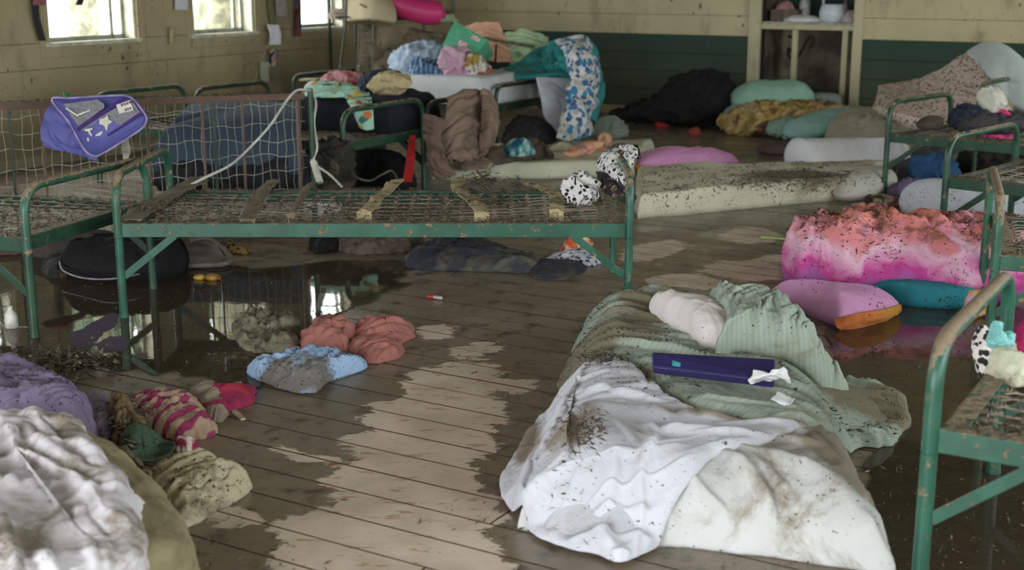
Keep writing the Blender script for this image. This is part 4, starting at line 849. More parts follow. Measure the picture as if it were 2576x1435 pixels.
# olive debris heap between
o = soft('rag', [(270, 1020, .04), (300, 1000, .06), (345, 1040, .05), (370, 1080, .05), (345, 1090, .03), (300, 1100, .02), (275, 1070, .03)], .08, cloth('olive_brown_rag', (120, 96, 60), .5, ms=8, speck=.6), seed=42, p=2.2, wr=[(.03, .03, .1, 60)], edge=.014)
props(o, 'muddy olive rag between the mauve cushion and the striped knit', 'rag')
o = soft('rag', [(300, 1155, .05), (330, 1150, .06), (360, 1190, .06), (380, 1240, .05), (400, 1290, .03), (440, 1330, .01), (420, 1340, .01), (370, 1280, .03), (330, 1220, .05)], .09, cloth('dark_olive_rag', (98, 82, 50), .5, ms=8, speck=.5), spine=[(325, 1180, .05), (400, 1300, .02)], seed=43, p=2.2, wr=[(.03, .03, .1, 60)], edge=.01)
props(o, 'dark olive rag lying along the bottom left mattress edge', 'rag')
# ================================================================== clothes on the middle floor
o = soft('shirt', [(592, 800, .03), (625, 784, .03), (680, 790, .03), (735, 795, .02), (757, 820, .01), (752, 860, .008), (715, 885, .005), (650, 888, .004), (605, 875, .004), (590, 840, .01)], .05, cloth('grey_soaked_shirt', (136, 128, 104), .55, ms=7, mc=(70, 58, 40), speck=.3, wet=True), p=3, flat=0.6, st=[(20, 80, .25, .012, .025), (14, 140, .15, .008, .015)], seed=50, wr=[(.034, .06, .3, 80), (.02, .03, .15, 110)], n=200, m=50, edge=.012)
props(o, 'soaked grey shirt in the water left of the salmon cloths', 'clothing')
M_sal = cloth('salmon_towelling', (172, 104, 95), .26, mc=(130, 90, 72), speck=.25, fuzz=.5)
o = soft('cloth', [(757, 850, .02), (775, 822, .05), (820, 795, .07), (868, 798, .07), (895, 820, .06), (890, 850, .05), (875, 885, .02), (850, 890, .01), (800, 880, .01), (765, 872, .01)], .10, M_sal, p=2.3, flat=0.6, st=[(16, 70, .2, .012, .02), (14, 10, .12, .008, .012)], seed=51, wr=[(.026, .05, .15, 70), (.012, .03, .1, 20)], edge=.01); props(o, 'salmon pink towelling cloth, upper left of the two salmon cloths', 'clothing')
o = soft('cloth', [(885, 822, .05), (920, 802, .06), (970, 800, .05), (1010, 815, .04), (1037, 832, .02), (1025, 855, .01), (985, 866, .01), (930, 858, .02), (895, 850, .04)], .07, M_sal, p=2.3, flat=0.6, st=[(14, 20, .2, .012, .018)], seed=52, wr=[(.02, .04, .15, 20)], edge=.01); props(o, 'salmon cloth reaching furthest right over the muddy floor', 'clothing')
o = soft('cloth', [(873, 870, .04), (900, 845, .06), (950, 848, .05), (1000, 866, .03), (1014, 888, .01), (990, 905, .005), (930, 914, .005), (895, 900, .01), (875, 885, .02)], .07, M_sal, p=2.4, flat=0.6, st=[(12, 50, .2, .012, .014)], seed=53, wr=[(.014, .04, .15, 20)]); props(o, 'rounded salmon cloth in front, touching the light blue cushion', 'clothing')
cu = soft('cushion', [(622, 935, .02), (660, 905, .06), (720, 880, .08), (790, 874, .08), (850, 890, .06), (915, 918, .02), (890, 940, .008), (830, 960, .008), (800, 985, .006), (750, 992, .006), (700, 978, .006), (650, 955, .008)], .10,
    cloth('light_blue_cotton', (150, 180, 222), .1, speck=.5, spots=[(G(760, 900, .1), (.30, .13, .3), 0), (G(700, 915, .08), (.2, .1, .3), 0)], mc=(110, 94, 72), ms=5), spine=[(700, 930, .04), (840, 920, .04)], p=2.4, q=.6, rim=.015, flat=0.6, st=[(24, 70, .12, .01, .012)], seed=54, wr=[(.016, .05, .25, 30), (.01, .03, .1, 100)], n=200, m=50, edge=.006)
strew(cu, 200, .006, 10, .4, 4); props(cu, 'light blue frilled cushion caked with mud in front of the salmon cloths', 'cushion')
lt = thing('marker', 'small red and white tube lying alone on the muddy floor', 'marker', G(1092, 748))
MB().tube([G(1075, 746, .008), G(1092, 748, .008)], .0085, 10).build('cap', plain('red_plastic', (206, 60, 66), .4), lt); MB().tube([G(1092, 748, .008), G(1111, 750.5, .008)], .0075, 10).build('body', plain('white_plastic', (226, 206, 204), .4), lt)
ty = thing('toy', 'small yellow floating toy below the middle cot', 'toy', G(520, 700))
MB().ball(G(502, 698, .012), .028, 8, (1, .8, .5)).build('tail', plain('yellow_rubber', (208, 168, 56), .5), ty); MB().ball(G(535, 698, .014), .034, 8, (1, .8, .5)).build('body', plain('yellow_rubber_two', (206, 150, 50), .5), ty)
MB().ball(G(551, 700, .014), .01, 8).build('beak', plain('orange_red_rubber', (190, 80, 40), .5), ty)
o = soft('cloth', [(160, 860, .002), (200, 825, .004), (250, 800, .004), (300, 782, .002), (300, 815, .002), (260, 845, .002), (225, 880, .002), (180, 885, .002)], .005, cloth('sunken_purple_cloth', (66, 54, 76), .35, speck=.1, mc=(70, 58, 44)), p=6, seed=56, edge=.01); props(o, 'dark purple cloth sunk in the water beside the left cot leg', 'clothing')
o = soft('cloth', [(235, 870, .002), (270, 846, .003), (310, 845, .002), (330, 870, .002), (300, 888, .002), (255, 890, .002)], .005, cloth('sunken_violet_cloth', (76, 64, 84), .3, speck=.1, mc=(70, 58, 44)), p=6, seed=57, edge=.01); props(o, 'smaller sunken violet cloth right of the purple one', 'clothing')
bt = thing('bottle', 'small white bottle with a thin strap standing in the water at the left edge', 'bottle', G(30, 826))
c_ = G(30, 826); MB().lathe(c_, [(.022, 0), (.024, .01), (.024, .05), (.018, .06), (.009, .07), (.009, .085), (.003, .088)], 14).build('body', plain('white_bottle_plastic', (216, 212, 200), .4), bt)
MB().tube([c_ + Vector((0, 0, .085)), c_ + Vector((-.02, .01, .13)), c_ + Vector((-.05, .01, .12)), c_ + Vector((-.06, .0, .06)), c_ + Vector((-.03, 0, .004)), c_ + Vector((.06, 0, .004))], .0025, 6).build('strap', plain('grey_cord', (150, 146, 134), .6), bt)
# ================================================================== under the middle cot
bag = thing('suitcase', 'black soft suitcase with pale piping lying under the left end of the middle cot', 'suitcase', G(300, 690))
M_blk = cloth('wet_black_fabric', (20, 19, 22), .15, speck=.15, mc=(52, 46, 38), wet=True)
soft('body', [(150, 660, .06), (190, 620, .12), (230, 600, .14), (330, 592, .15), (440, 590, .15), (470, 620, .12), (462, 655, .06), (420, 690, .02), (330, 706, .01), (230, 700, .01), (170, 680, .03)], .17, M_blk, bag, spine=[(230, 650, .08), (400, 640, .08)], p=3, rim=.05, seed=60)
M_pip = plain('pale_piping', (150, 144, 158), .5)
MB().tube([tuple(q) for q in crom([G(150, 655, .07), G(160, 682, .05), G(210, 700, .045), (G(280, 702, .055)), G(350, 690, .055)], 30)], .004, 6).build('piping', M_pip, bag)
MB().tube([tuple(q) for q in crom([G(205, 622, .11), G(158, 640, .09), G(150, 655, .07)], 16)], .004, 6).build('side_piping', M_pip, bag)
o = soft('bag', [(110, 650, .03), (150, 640, .05), (180, 652, .03), (170, 690, .01), (120, 694, .01)], .06, cloth('black_bag_fabric', (26, 24, 22), .3), p=2.5, seed=61); props(o, 'small black bag sticking out left of the suitcase', 'bag')
tr_ = thing('tray', 'grey oval tray with a rim lying right of the black suitcase', 'tray', G(520, 650))
pth = [tuple(q) for q in crom([G(430, 670, .02), G(490, 668, .02), G(560, 665, .025), (G(580, 648, .03)), G(560, 625, .06), G(520, 600, .12), G(480, 605, .12)], 40)]
MB().tube(pth, .012, 8).build('rim', plain('grey_plastic_rim', (128, 118, 104), .5), tr_)
sheet('panel', [[G(430, 668, .015), G(500, 664, .015), G(565, 660, .02)], [G(440, 640, .04), G(510, 630, .05), G(560, 640, .04)], [G(450, 615, .08), G(500, 608, .1), G(540, 612, .09)]], cloth('tray_grey', (124, 108, 100), .4, wet=True), tr_, 20, 14, (), .004)
o = soft('scarf', [(520, 600, .06), (560, 598, .06), (600, 612, .04), (632, 632, .01), (600, 636, .01), (560, 625, .02), (530, 610, .04)], .05, cloth('leopard_print', (150, 118, 60), .2, pat=('floral', [(54, 44, 30), (70, 56, 34)], 45, .5)), p=2.2, seed=62); props(o, 'leopard print scarf on the wet floor beside the grey tray', 'scarf')
o = sheet('pink_folder', [[DP(80, 580, 5.6), DP(140, 572, 5.7), DP(205, 575, 5.75)], [DP(90, 590, 5.55), DP(150, 590, 5.6), DP(195, 585, 5.65)], [DP(95, 598, 5.5), DP(140, 598, 5.5), DP(160, 597, 5.55)]], cloth('dull_pink_card', (188, 112, 112), .15, fuzz=0), None, 14, 10, (), .006); props(o, 'flat dull pink folder under the left cot', 'folder')
o = soft('box', [(40, 600, .03), (100, 596, .05), (240, 604, .05), (300, 612, .05), (310, 640, .01), (200, 650, .01), (60, 640, .01)], .12, cloth('dark_grey_lump', (70, 66, 58), .5), p=3, seed=163); props(o, 'dark grey muddy bundle under the pink folder', 'bundle')
o = soft('blanket', [(820, 610, .06), (860, 588, .10), (960, 578, .12), (1050, 585, .10), (1085, 598, .06), (1060, 622, .01), (990, 636, .005), (900, 640, .005), (850, 630, .01)], .09, cloth('brown_muddy_blanket', (112, 92, 82), .5, ms=9, mc=(64, 50, 40), speck=.4), p=2.6, flat=0.6, st=[(20, 0, .3, .014, .025)], seed=63, wr=[(.03, .04, .2, 0), (.02, .03, .1, 60)], n=200, m=50, edge=.01); props(o, 'crumpled brown blanket on the floor below the middle of the cot', 'blanket')
o = soft('bag', [(780, 600, .06), (820, 585, .1), (850, 600, .06), (845, 630, .01), (810, 638, .01), (782, 622, .02)], .12, M_blk, p=2.6, seed=64); props(o, 'black bag left of the crumpled brown blanket', 'bag')
M_jean = cloth('navy_denim', (44, 47, 60), .55, ms=5, mc=(76, 70, 56), speck=.35, wet=True)
o = soft('jacket', [(1020, 640, .03), (1060, 610, .07), (1130, 592, .10), (1200, 590, .10), (1260, 620, .07), (1330, 640, .06), (1370, 655, .05), (1340, 684, .01), (1200, 684, .005), (1100, 680, .005), (1035, 672, .01)], .10, M_jean, spine=[(1120, 640, .04), (1290, 665, .03)], p=2.4, flat=0.6, st=[(24, 0, .3, .014, .025), (14, 60, .2, .01, .015)], seed=65, wr=[(.026, .07, .3, -10), (.014, .04, .15, 60)], n=220, m=50, edge=.01); props(o, 'wet navy denim jacket spread on the floor under the middle cot', 'clothing')
o = soft('jeans', [(1340, 655, .05), (1400, 652, .05), (1455, 655, .04), (1478, 668, .02), (1450, 685, .01), (1420, 705, .005), (1370, 704, .005), (1335, 690, .01)], .06, M_jean, p=2.5, flat=0.6, seed=66, wr=[(.02, .04, .2, 10)], edge=.006); props(o, 'folded navy denim piece at the right end of the denim jacket', 'clothing')
o = soft('bandana', [(1380, 640, .04), (1420, 620, .06), (1470, 618, .06), (1500, 640, .02), (1508, 660, .01), (1480, 668, .005), (1420, 660, .01), (1385, 655, .01)], .06, cloth('white_print_cotton', (206, 204, 222), .15, pat=('floral', [(70, 66, 92), (90, 88, 110)], 40, .38)), p=2.2, flat=0.6, seed=67, wr=[(.02, .03, .1, 40)], edge=.01); props(o, 'white and black printed cloth behind the folded denim', 'clothing')
o = soft('can', [(1420, 605, .08), (1440, 590, .1), (1480, 598, .08), (1485, 618, .04), (1450, 622, .03), (1425, 618, .04)], .11, cloth('orange_print', (206, 90, 50), .3, pat=('cloud', [(.4, (214, 80, 40)), (.5, (230, 200, 150)), (.6, (60, 70, 66))], 16)), p=2.4, seed=68); props(o, 'orange and cream printed bundle under the right end of the cot', 'clothing')
# ================================================================== floor mattresses and pillows beyond the cot
M_mat3 = cloth('yellowed_white_ticking', (204, 204, 176), .2, speck=.3, mc=(150, 136, 96)); M_mat4 = cloth('muddy_cream_mattress', (212, 208, 180), .18, speck=.7, mc=(118, 98, 68), spots=[SP(1990, 455, .1, .4, .25)])
m3 = slab('mattress', [(1085, 452, 0), (1600, 447, 0), (1640, 378, 0), (1190, 400, 0)], .10, M_mat3, r=.04, seed=70, nx=120, ny=60, wr=[(.016, .15, .8, 90)], bow=.06); strew(m3, 250, .009, 5, .5, 3); props(m3, 'pale mattress flat on the floor behind the middle cot, a doll on it', 'mattress')
m4 = slab('mattress', [(1598, 552, 0), (2130, 502, 0), (2235, 450, 0), (1600, 470, 0)], .13, M_mat4, r=.035, seed=71, nx=130, ny=60, wr=[(.014, .12, .6, 90)], bow=.03, zs=None); strew(m4, 900, .010, 4, .5, 3); props(m4, 'cream mattress right of the cot, sprinkled with dark mud', 'mattress')
pts = []
for _ in range(1500):
    px = 1960 + RNG.normal() * 120; py = 455 + (px - 1960) * .09 + RNG.normal() * 16
    if px < 2190: pts.append(G(px, py, .135) + Vector((0, 0, .004)))
bits('mud_litter', pts, [M_chipA, M_chipC], .012, m4) if False else None
def liton(name, m_obj, cpx, cpy, sx, sy, n, z, lab, size=.011):
    P_ = [G(cpx + RNG.normal() * sx, cpy + RNG.normal() * sy, z + abs(RNG.normal()) * .003) for _ in range(n)]
    o = bits(name, P_, [M_chipA, M_chipC], size, None, lab, 'litter'); return o
def pillow(out_, h, m, lab, seed, cat='pillow', name='pillow', **kw):
    a = dict(p=2.6, q=.6, rim=h * .25, wr=[(.008, .08, .3, 30)], edge=.003, cr=(.006, .13)); a.update(kw)
    o = soft(name, out_, h, m, seed=seed, **a)
    if lab: props(o, lab, cat)
    return o
def two_tone(out_, h, m, m2, lab, seed, edgepts, n2, **kw):
    t_ = thing('pillow', lab, 'pillow', G(sum(q[0] for q in out_) / len(out_), sum(q[1] for q in out_) / len(out_)))
    soft('cover', out_, h, m, t_, seed=seed, p=2.6, q=.6, rim=h * .3, wr=[(.010, .08, .3, 30)], edge=.003, cr=(.006, .13), **kw)
    edgepts = [[p_ + Vector((0, -.03, 0)) for p_ in r_] for r_ in edgepts]; sheet('border', edgepts, m2, t_, 60, 14, [(.006, .03, .1, 90)], .006, seed)
    return t_
M_pink = cloth('orchid_pink_cotton', (226, 150, 206), .05, speck=.28)
g0 = ('grad', [(0, (206, 140, 40)), (.25, (226, 150, 60)), (.45, (226, 90, 170)), (.7, (170, 80, 200)), (1, (90, 90, 205))], (G(1600, 430), G(1855, 425)), .15)
two_tone([(1592, 412, .03), (1625, 386, .10), (1700, 376, .13), (1780, 378, .12), (1815, 392, .08), (1857, 416, .03), (1800, 430, .02), (1700, 434, .02), (1610, 436, .02)], .15, M_pink, cloth('rainbow_border', (200, 100, 100), .1, speck=.2, pat=g0), 'orchid pink pillow with an orange to blue border behind the middle cot', 80,
    [[G(1592, 412, .075), G(1650, 418, .08), G(1740, 415, .08), G(1810, 408, .08), G(1855, 410, .06)], [G(1598, 428, .035), G(1660, 436, .03), G(1740, 431, .03), G(1810, 428, .03), G(1858, 424, .03)], [G(1608, 438, .008), G(1660, 441, .008), G(1740, 436, .008), G(1810, 433, .008), G(1850, 430, .01)]], 0)
o = soft('foam_roll', [(1975, 400, .08), (1985, 385, .15), (2050, 378, .20), (2140, 366, .22), (2220, 352, .24), (2262, 350, .24), (2290, 370, .2), (2290, 405, .1), (2240, 412, .07), (2120, 412, .07), (2000, 418, .07)], .20, cloth('clean_white_foam', (216, 214, 218), .04, speck=.15), p=2.6, rim=.05, z0=.05, cr=(.004, .15), seed=81, spine=[(2020, 400, .12), (2240, 385, .15)], wr=[(.006, .1, .6, 5)]); props(o, 'rolled white mattress pad end lying on the cream cushion at right', 'mattress')
o = pillow([(2022, 428, .10), (2120, 420, .12), (2230, 420, .10), (2256, 445, .06), (2240, 475, .02), (2180, 502, .01), (2110, 505, .01), (2060, 470, .05)], .14, cloth('cream_cushion_ticking', (206, 202, 190), .12, speck=.4, mc=(130, 112, 84)), 'cream cushion under the rolled white pad', 82, 'cushion', 'cushion', p=3.5)
o = soft('blanket', [(2080, 358, .05), (2095, 320, .10), (2140, 290, .15), (2230, 280, .18), (2330, 290, .2), (2360, 340, .2), (2310, 372, .1), (2200, 372, .05)], .26, cloth('beige_folded_blanket', (176, 168, 144), .14, speck=.2), p=2.6, seed=83, wr=[(.016, .08, .5, 20)], spine=[(2160, 330, .1), (2290, 330, .1)]); props(o, 'beige blanket between the white pad and the floral mattress', 'blanket')
# floral mattress leaning up on the clothes, the pale one curled over it
M_flor = cloth('small_flower_ticking', (206, 186, 168), .22, speck=.2, mc=(140, 116, 88), pat=('floral', [(150, 72, 72), (70, 84, 110), (120, 70, 60), (96, 104, 84), (150, 90, 80)], 36, .34))
def rib(name, top, bot, mat, lab, cat, th, **kw): 
    o = sheet(name, [top, [a.lerp(b, .5) + Vector((0, -.02, .01)) for a, b in zip(top, bot)], bot], mat, None, 90, 40, kw.get('fo', [(.012, .1, .6, 80)]), th, kw.get('seed', 1)); props(o, lab, cat); return o
rib('mattress', [DP(2212, 228, 10.1), DP(2260, 220, 10.0), DP(2330, 205, 9.8), DP(2400, 165, 9.6), DP(2450, 138, 9.5), DP(2476, 152, 9.4)], [DP(2205, 280, 9.6), DP(2262, 300, 9.2), DP(2340, 320, 9.0), DP(2420, 318, 8.8), DP(2500, 300, 8.7), DP(2560, 270, 8.8)], M_flor, 'beige mattress with tiny red flowers leaning up at the right', 'mattress', .09, seed=84)
rib('mattress', [DP(2440, 140, 9.45), DP(2478, 120, 9.4), DP(2515, 122, 9.3), DP(2550, 150, 9.2), DP(2620, 215, 9.1)], [DP(2480, 190, 9.1), DP(2510, 232, 8.9), DP(2540, 262, 8.8), DP(2580, 280, 8.7), DP(2640, 300, 8.6)], cloth('pale_blue_white_vinyl', (186, 196, 192), .1, speck=.15, mc=(130, 120, 98)), 'pale blue-grey mattress curled over the top of the flowered one', 'mattress', .10, seed=85)
o = soft('foam_roll', [(2150, 262, .1), (2158, 232, .22), (2185, 222, .28), (2215, 226, .28), (2222, 262, .15), (2212, 290, .05), (2175, 288, .05)], .30, cloth('pale_blue_cover', (172, 184, 184), .12, speck=.3), p=2.6, seed=86); props(o, 'pale blue rolled end poking out left of the flowered mattress', 'mattress')
# pillows by the closet
M_mint = cloth('mint_green_cotton', (142, 190, 166), .16, speck=.3, mc=(110, 104, 76)); M_aqua = cloth('pale_aqua_cotton', (140, 186, 178), .14, speck=.25, mc=(110, 104, 76))
o = puff('pillow', [(1845, 245), (1862, 222), (1900, 208), (1960, 206), (2020, 208), (2044, 225), (2052, 250), (2040, 268), (1960, 276), (1880, 280), (1850, 268)], 11.1, .20, M_mint, None, 90, (.012, .12), 0, .3); props(o, 'mint green pillow in front of the closet opening, uppermost', 'pillow')
o = puff('cushion', [(2046, 250), (2056, 236), (2110, 238), (2118, 255), (2110, 272), (2050, 272)], 11.2, .08, cloth('grey_green_foam', (130, 146, 134), .2), None, 91, (.006, .1), 0, .2, p=5); props(o, 'small grey green cushion right of the mint pillow, by the closet post', 'cushion')
o = puff('pillow', [(1820, 296), (1850, 268), (1930, 262), (1975, 278), (1940, 305), (1860, 322), (1822, 314)], 11.0, .16, M_aqua, None, 92, (.012, .1), 0, .5); props(o, 'pale aqua pillow under the mottled yellow blanket', 'pillow')
o = puff('blanket', [(1818, 310), (1850, 285), (1920, 268), (2010, 266), (2100, 266), (2140, 280), (2100, 302), (1990, 318), (1900, 330), (1850, 330)], 10.75, .22, cloth('mottled_yellow_brown', (160, 130, 60), .3, ms=6, mc=(70, 50, 36), pat=('cloud', [(.35, (110, 74, 56)), (.45, (186, 150, 60)), (.52, (190, 160, 130)), (.6, (160, 130, 50))], 6, 1.2)), None, 93, (.05, .10), 0, .6, 180, 30); props(o, 'mottled yellow and brown blanket among the mint pillows', 'blanket')
o = puff('pillow', [(1975, 335), (2000, 305), (2080, 284), (2150, 272), (2185, 280), (2170, 310), (2110, 335), (2040, 350), (1995, 350)], 10.3, .16, M_aqua, None, 94, (.012, .12), 0, .5); props(o, 'long aqua pillow nearest the silver ball', 'pillow')
o = puff('pillow', [(1932, 326), (1955, 304), (2000, 298), (2020, 318), (1985, 342), (1945, 342)], 10.45, .12, cloth('stained_mint_cotton', (136, 172, 150), .4, speck=.3, ms=5), None, 95, (.015, .08), 0, .5); props(o, 'stained mint pillow behind the long aqua one', 'pillow')
# black sleeping bag
o = puff('sleeping_bag', [(1545, 290), (1600, 268), (1650, 250), (1690, 212), (1730, 192), (1790, 186), (1835, 202), (1858, 240), (1850, 285), (1800, 304), (1720, 308), (1640, 300), (1570, 300)], 11.35, .28, cloth('matted_black_fabric', (15, 14, 17), .08, ms=6, mc=(44, 38, 32), speck=.1, fuzz=.3), None, 96, (.05, .12), 0, .2, 180, 40); props(o, 'heap of black sleeping bag against the dark green wall', 'sleeping bag')
def lump(name, out_, h, col, lab, cat, seed, D=None, **kw):
    xs = [v[0] for v in out_]; ys = [v[1] for v in out_]; Yc = G(sum(xs) / len(xs), max(ys)).y; D = D or max(.03, min(.22, (max(xs) - min(xs)) / F_PX * Yc * .35))
    o = puff(name, out_, Yc + D * .6, D, kw.get('mat') or cloth(name + '_cloth', col, kw.get('mud', .2), speck=.2, pat=kw.get('pat')), seed=seed, cr=kw.get('cr', (min(.03, h * .25), .08)), tilt=kw.get('tilt', .3)); props(o, lab, cat); return o
lump('toy', [(1646, 298, .04), (1665, 290, .07), (1678, 305, .05), (1676, 320, .01), (1655, 318, .01)], .08, (214, 52, 44), 'small bright red object in front of the black heap', 'toy', 97)
lump('cloth_scrap', [(1735, 330, .03), (1755, 322, .04), (1762, 338, .01), (1740, 344, .01)], .04, (150, 52, 44), 'dull red scrap on the dark wet floor', 'scrap', 98)
for px, py, r_, col, lab in ((1977, 350, .035, (214, 220, 228), 'silver white ball on the floor by the aqua pillow'), (1893, 338, .014, (236, 180, 130), 'tiny orange ball left of the aqua pillow')):
    g = G(px, py + 3); o = MB().ball(g + Z3(r_), r_, 12).build('ball', plain('ball_plastic_%d' % px, col, .3)); props(o, lab, 'ball')
lump('bag', [(1495, 335, .05), (1515, 305, .14), (1545, 300, .16), (1575, 320, .08), (1570, 340, .02), (1520, 350, .01)], .14, (140, 150, 136), 'grey green bag on the floor right of the blue flowered blanket', 'bag', 99)
lump('rag', [(1905, 372, .02), (1935, 362, .04), (1985, 365, .03), (1990, 385, .01), (1940, 390, .01), (1915, 386, .01)], .04, (96, 72, 72), 'dark patterned rag on the floor left of the white pad', 'rag', 100, wr=[(.02, .03, .1, 30)])
# doll
dl = thing('doll', 'small bare doll lying on the pale mattress behind the cot', 'doll', G(1480, 375, .11))
def D_(px, py, z=.16): return G(px, py, z)
me_ = MB()
me_.tube([D_(1520, 350, .2), D_(1512, 362, .19), D_(1495, 368, .17), D_(1478, 374, .16), D_(1462, 378, .155)], [.022, .018, .042, .05, .036], 12)
me_.tube([D_(1468, 374, .16), D_(1450, 376, .155), D_(1434, 378, .15), D_(1424, 384, .14)], [.032, .026, .02, .014], 10)
me_.tube([D_(1466, 380, .15), D_(1448, 386, .15), D_(1430, 390, .15), D_(1420, 386, .165)], [.03, .026, .02, .014], 10)
me_.tube([D_(1500, 366, .17), D_(1490, 380, .15), D_(1478, 388, .135)], [.018, .014, .01], 8)
me_.tube([D_(1502, 364, .18), D_(1515, 376, .155), D_(1522, 384, .14)], [.018, .014, .01], 8)
me_.ball(D_(1522, 352, .17), .052, 10, (1, .92, 1.05))
bd = me_.build('body', plain('doll_vinyl', (216, 152, 116), .5, .05), dl); rm = bd.modifiers.new('remesh', 'REMESH'); rm.mode = 'VOXEL'; rm.voxel_size = .006; rm.use_smooth_shade = True
MB().ball(D_(1463, 379, .155), .045, 8, (1.0, .9, .8)).build('shorts', plain('pink_doll_cloth', (206, 140, 140), .8), dl)
o = soft('roll', [(1205, 400, .12), (1230, 378, .2), (1310, 360, .22), (1370, 345, .24), (1388, 362, .2), (1370, 385, .14), (1300, 402, .12), (1230, 412, .11)], .10, cloth('mud_roll_cloth', (82, 66, 50), .5, speck=.5), z0=.10, p=2.2, seed=101, spine=[(1240, 396, .15), (1370, 368, .15)], wr=[(.02, .05, .2, 60)], edge=.01); props(o, 'rolled muddy cloth on the pale mattress next to the coat', 'bundle')
o = soft('shiny_wrap', [(1268, 372, .2), (1290, 352, .26), (1325, 350, .26), (1340, 362, .22), (1310, 375, .19)], .10, cloth('teal_shiny_wrap', (60, 130, 150), .1, rough=.3, pat=('cloud', [(.4, (30, 90, 130)), (.5, (70, 160, 150)), (.6, (180, 190, 190))], 14)), z0=.15, p=2.2, seed=102, wr=[(.02, .03, .1, 70)]); props(o, 'crumpled teal foil wrap behind the rolled muddy cloth', 'wrap')
o = soft('cloth', [(1385, 368, .14), (1400, 352, .16), (1432, 352, .16), (1440, 364, .13), (1410, 372, .12)], .05, cloth('cream_scrap', (190, 184, 150), .2), z0=.10, p=2.2, seed=103); props(o, 'small cream cloth between the muddy roll and the doll', 'cloth')
# ================================================================== pink quilt, pillows on the right
tg = ('cloud', [(.30, (226, 60, 150)), (.42, (240, 130, 176)), (.52, (246, 176, 206)), (.60, (226, 60, 150)), (.72, (210, 40, 130))], 3.2, 1.0)
t = NT('tie_dye_quilt'); 
sx = t.n('SeparateXYZ'); t.l(t.pos(), sx.inputs[0]); nz = t.noise(6, 3, .5, dist=.8)
hz = t.math('ADD', t.math('MULTIPLY', sx.outputs[2], 2.9), t.math('MULTIPLY', t.math('SUBTRACT', nz, .5), .9))
c = t.ramp(hz, [(.14, (196, 100, 186)), (.30, (226, 60, 160)), (.44, (242, 150, 200)), (.60, (244, 190, 214)), (.76, (236, 134, 150)), (.92, (230, 128, 112))])
mdm = t.math('MULTIPLY', t.thr(t.math('ADD', t.noise(13, 6, .7), t.math('MULTIPLY', t.thr(sx.outputs[2], .20, .29), .10)), .59, .66), .6); c = t.mix(mdm, c, lin((104, 74, 58)))
c = t.mix(t.thr(t.noise(85, 2), .66, .69), c, lin((60, 40, 34))); t.bump(t.noise(30, 4), .4, .012); M_quilt = t.out(c, .85)
qo = soft('quilt', [(1962, 642, .10), (2005, 585, .18), (2060, 560, .21), (2130, 552, .22), (2260, 565, .22), (2350, 556, .22), (2450, 562, .22), (2560, 556, .22), (2620, 620, .2), (2560, 715, .09), (2440, 716, .09), (2300, 702, .09), (2170, 712, .07), (2060, 706, .06), (2005, 690, .07)], .27, M_quilt, spine=[(2080, 640, .12), (2520, 640, .12)], p=2.6, q=.5, rim=.09, st=[(24, 80, .4, .025, .022), (24, 100, .25, .015, .012)], seed=110, cr=(.012, .13), wr=[(.05, .12, .5, 75), (.025, .06, .3, 100)], n=300, m=80, edge=.012); strew(qo, 1500, .010, 3, .46, 4); props(qo, 'thick tie-dyed pink and orange quilt sprinkled with dark mud', 'quilt')
M_teal = cloth('teal_cotton', (32, 140, 160), .08, speck=.5, mc=(60, 60, 50))
pillow([(2185, 722, .05), (2260, 705, .07), (2400, 708, .08), (2470, 722, .06), (2478, 750, .03), (2400, 772, .015), (2290, 765, .015), (2215, 745, .02)], .09, M_teal, 'teal pillow squeezed under the pink quilt', 111, spine=[(2260, 740, .04), (2420, 742, .04)])
g1 = ('grad', [(0, (226, 120, 50)), (.4, (216, 150, 40)), (1, (214, 120, 40))], (G(2100, 800), G(2260, 770)), .3)
two_tone([(1938, 735, .05), (1985, 712, .10), (2060, 706, .12), (2140, 716, .11), (2200, 740, .09), (2261, 765, .05), (2230, 795, .02), (2150, 818, .01), (2110, 822, .01), (2060, 800, .015), (2000, 765, .03)], .13, cloth('pink_cotton_two', (228, 156, 212), .04, speck=.5), cloth('orange_border', (220, 140, 50), .1, speck=.5, pat=g1), 'orchid pink pillow with an orange border in front of the tie-dyed quilt', 112,
    [[G(2092, 798, .04), G(2150, 785, .07), (G(2210, 775, .07)), G(2262, 763, .055)], [G(2100, 818, .018), G(2150, 806, .035), G(2212, 795, .035), G(2262, 775, .03)], [G(2110, 826, .004), G(2160, 820, .004), G(2220, 804, .004), G(2256, 786, .006)]], 0)
lump('cloth', [(2008, 585, .08), (2035, 552, .15), (2075, 545, .16), (2110, 552, .14), (2090, 575, .1), (2040, 600, .05), (2012, 612, .03)], .16, (140, 170, 168), 'pale teal cloth poking out behind the left end of the quilt', 'cloth', 113)
M_gr = cloth('bright_green_strip', (190, 206, 120), .2)
o = MB().bar(G(1915, 596, .006), G(2012, 604, .006), .03, .01).build('plastic_strip', M_gr, smooth=False, bevel=.002); props(o, 'pale green plastic strip on the floor left of the quilt', 'strip')
pillow([(2262, 515, .04), (2300, 470, .12), (2370, 448, .16), (2470, 448, .17), (2600, 455, .17), (2620, 540, .05), (2500, 560, .02), (2400, 552, .02), (2310, 540, .02)], .20, cloth('speckled_white_pillow', (206, 208, 220), .08, speck=.6), 'large white pillow under the right-hand cot', 114, spine=[(2350, 510, .08), (2540, 515, .08)])
lump('duffel_bag', [(2290, 430, .1), (2310, 400, .2), (2350, 392, .24), (2395, 405, .24), (2410, 440, .15), (2380, 458, .05), (2330, 462, .03), (2298, 450, .05)], .26, (36, 84, 132), 'rounded blue bag under the right-hand cots', 'bag', 115)
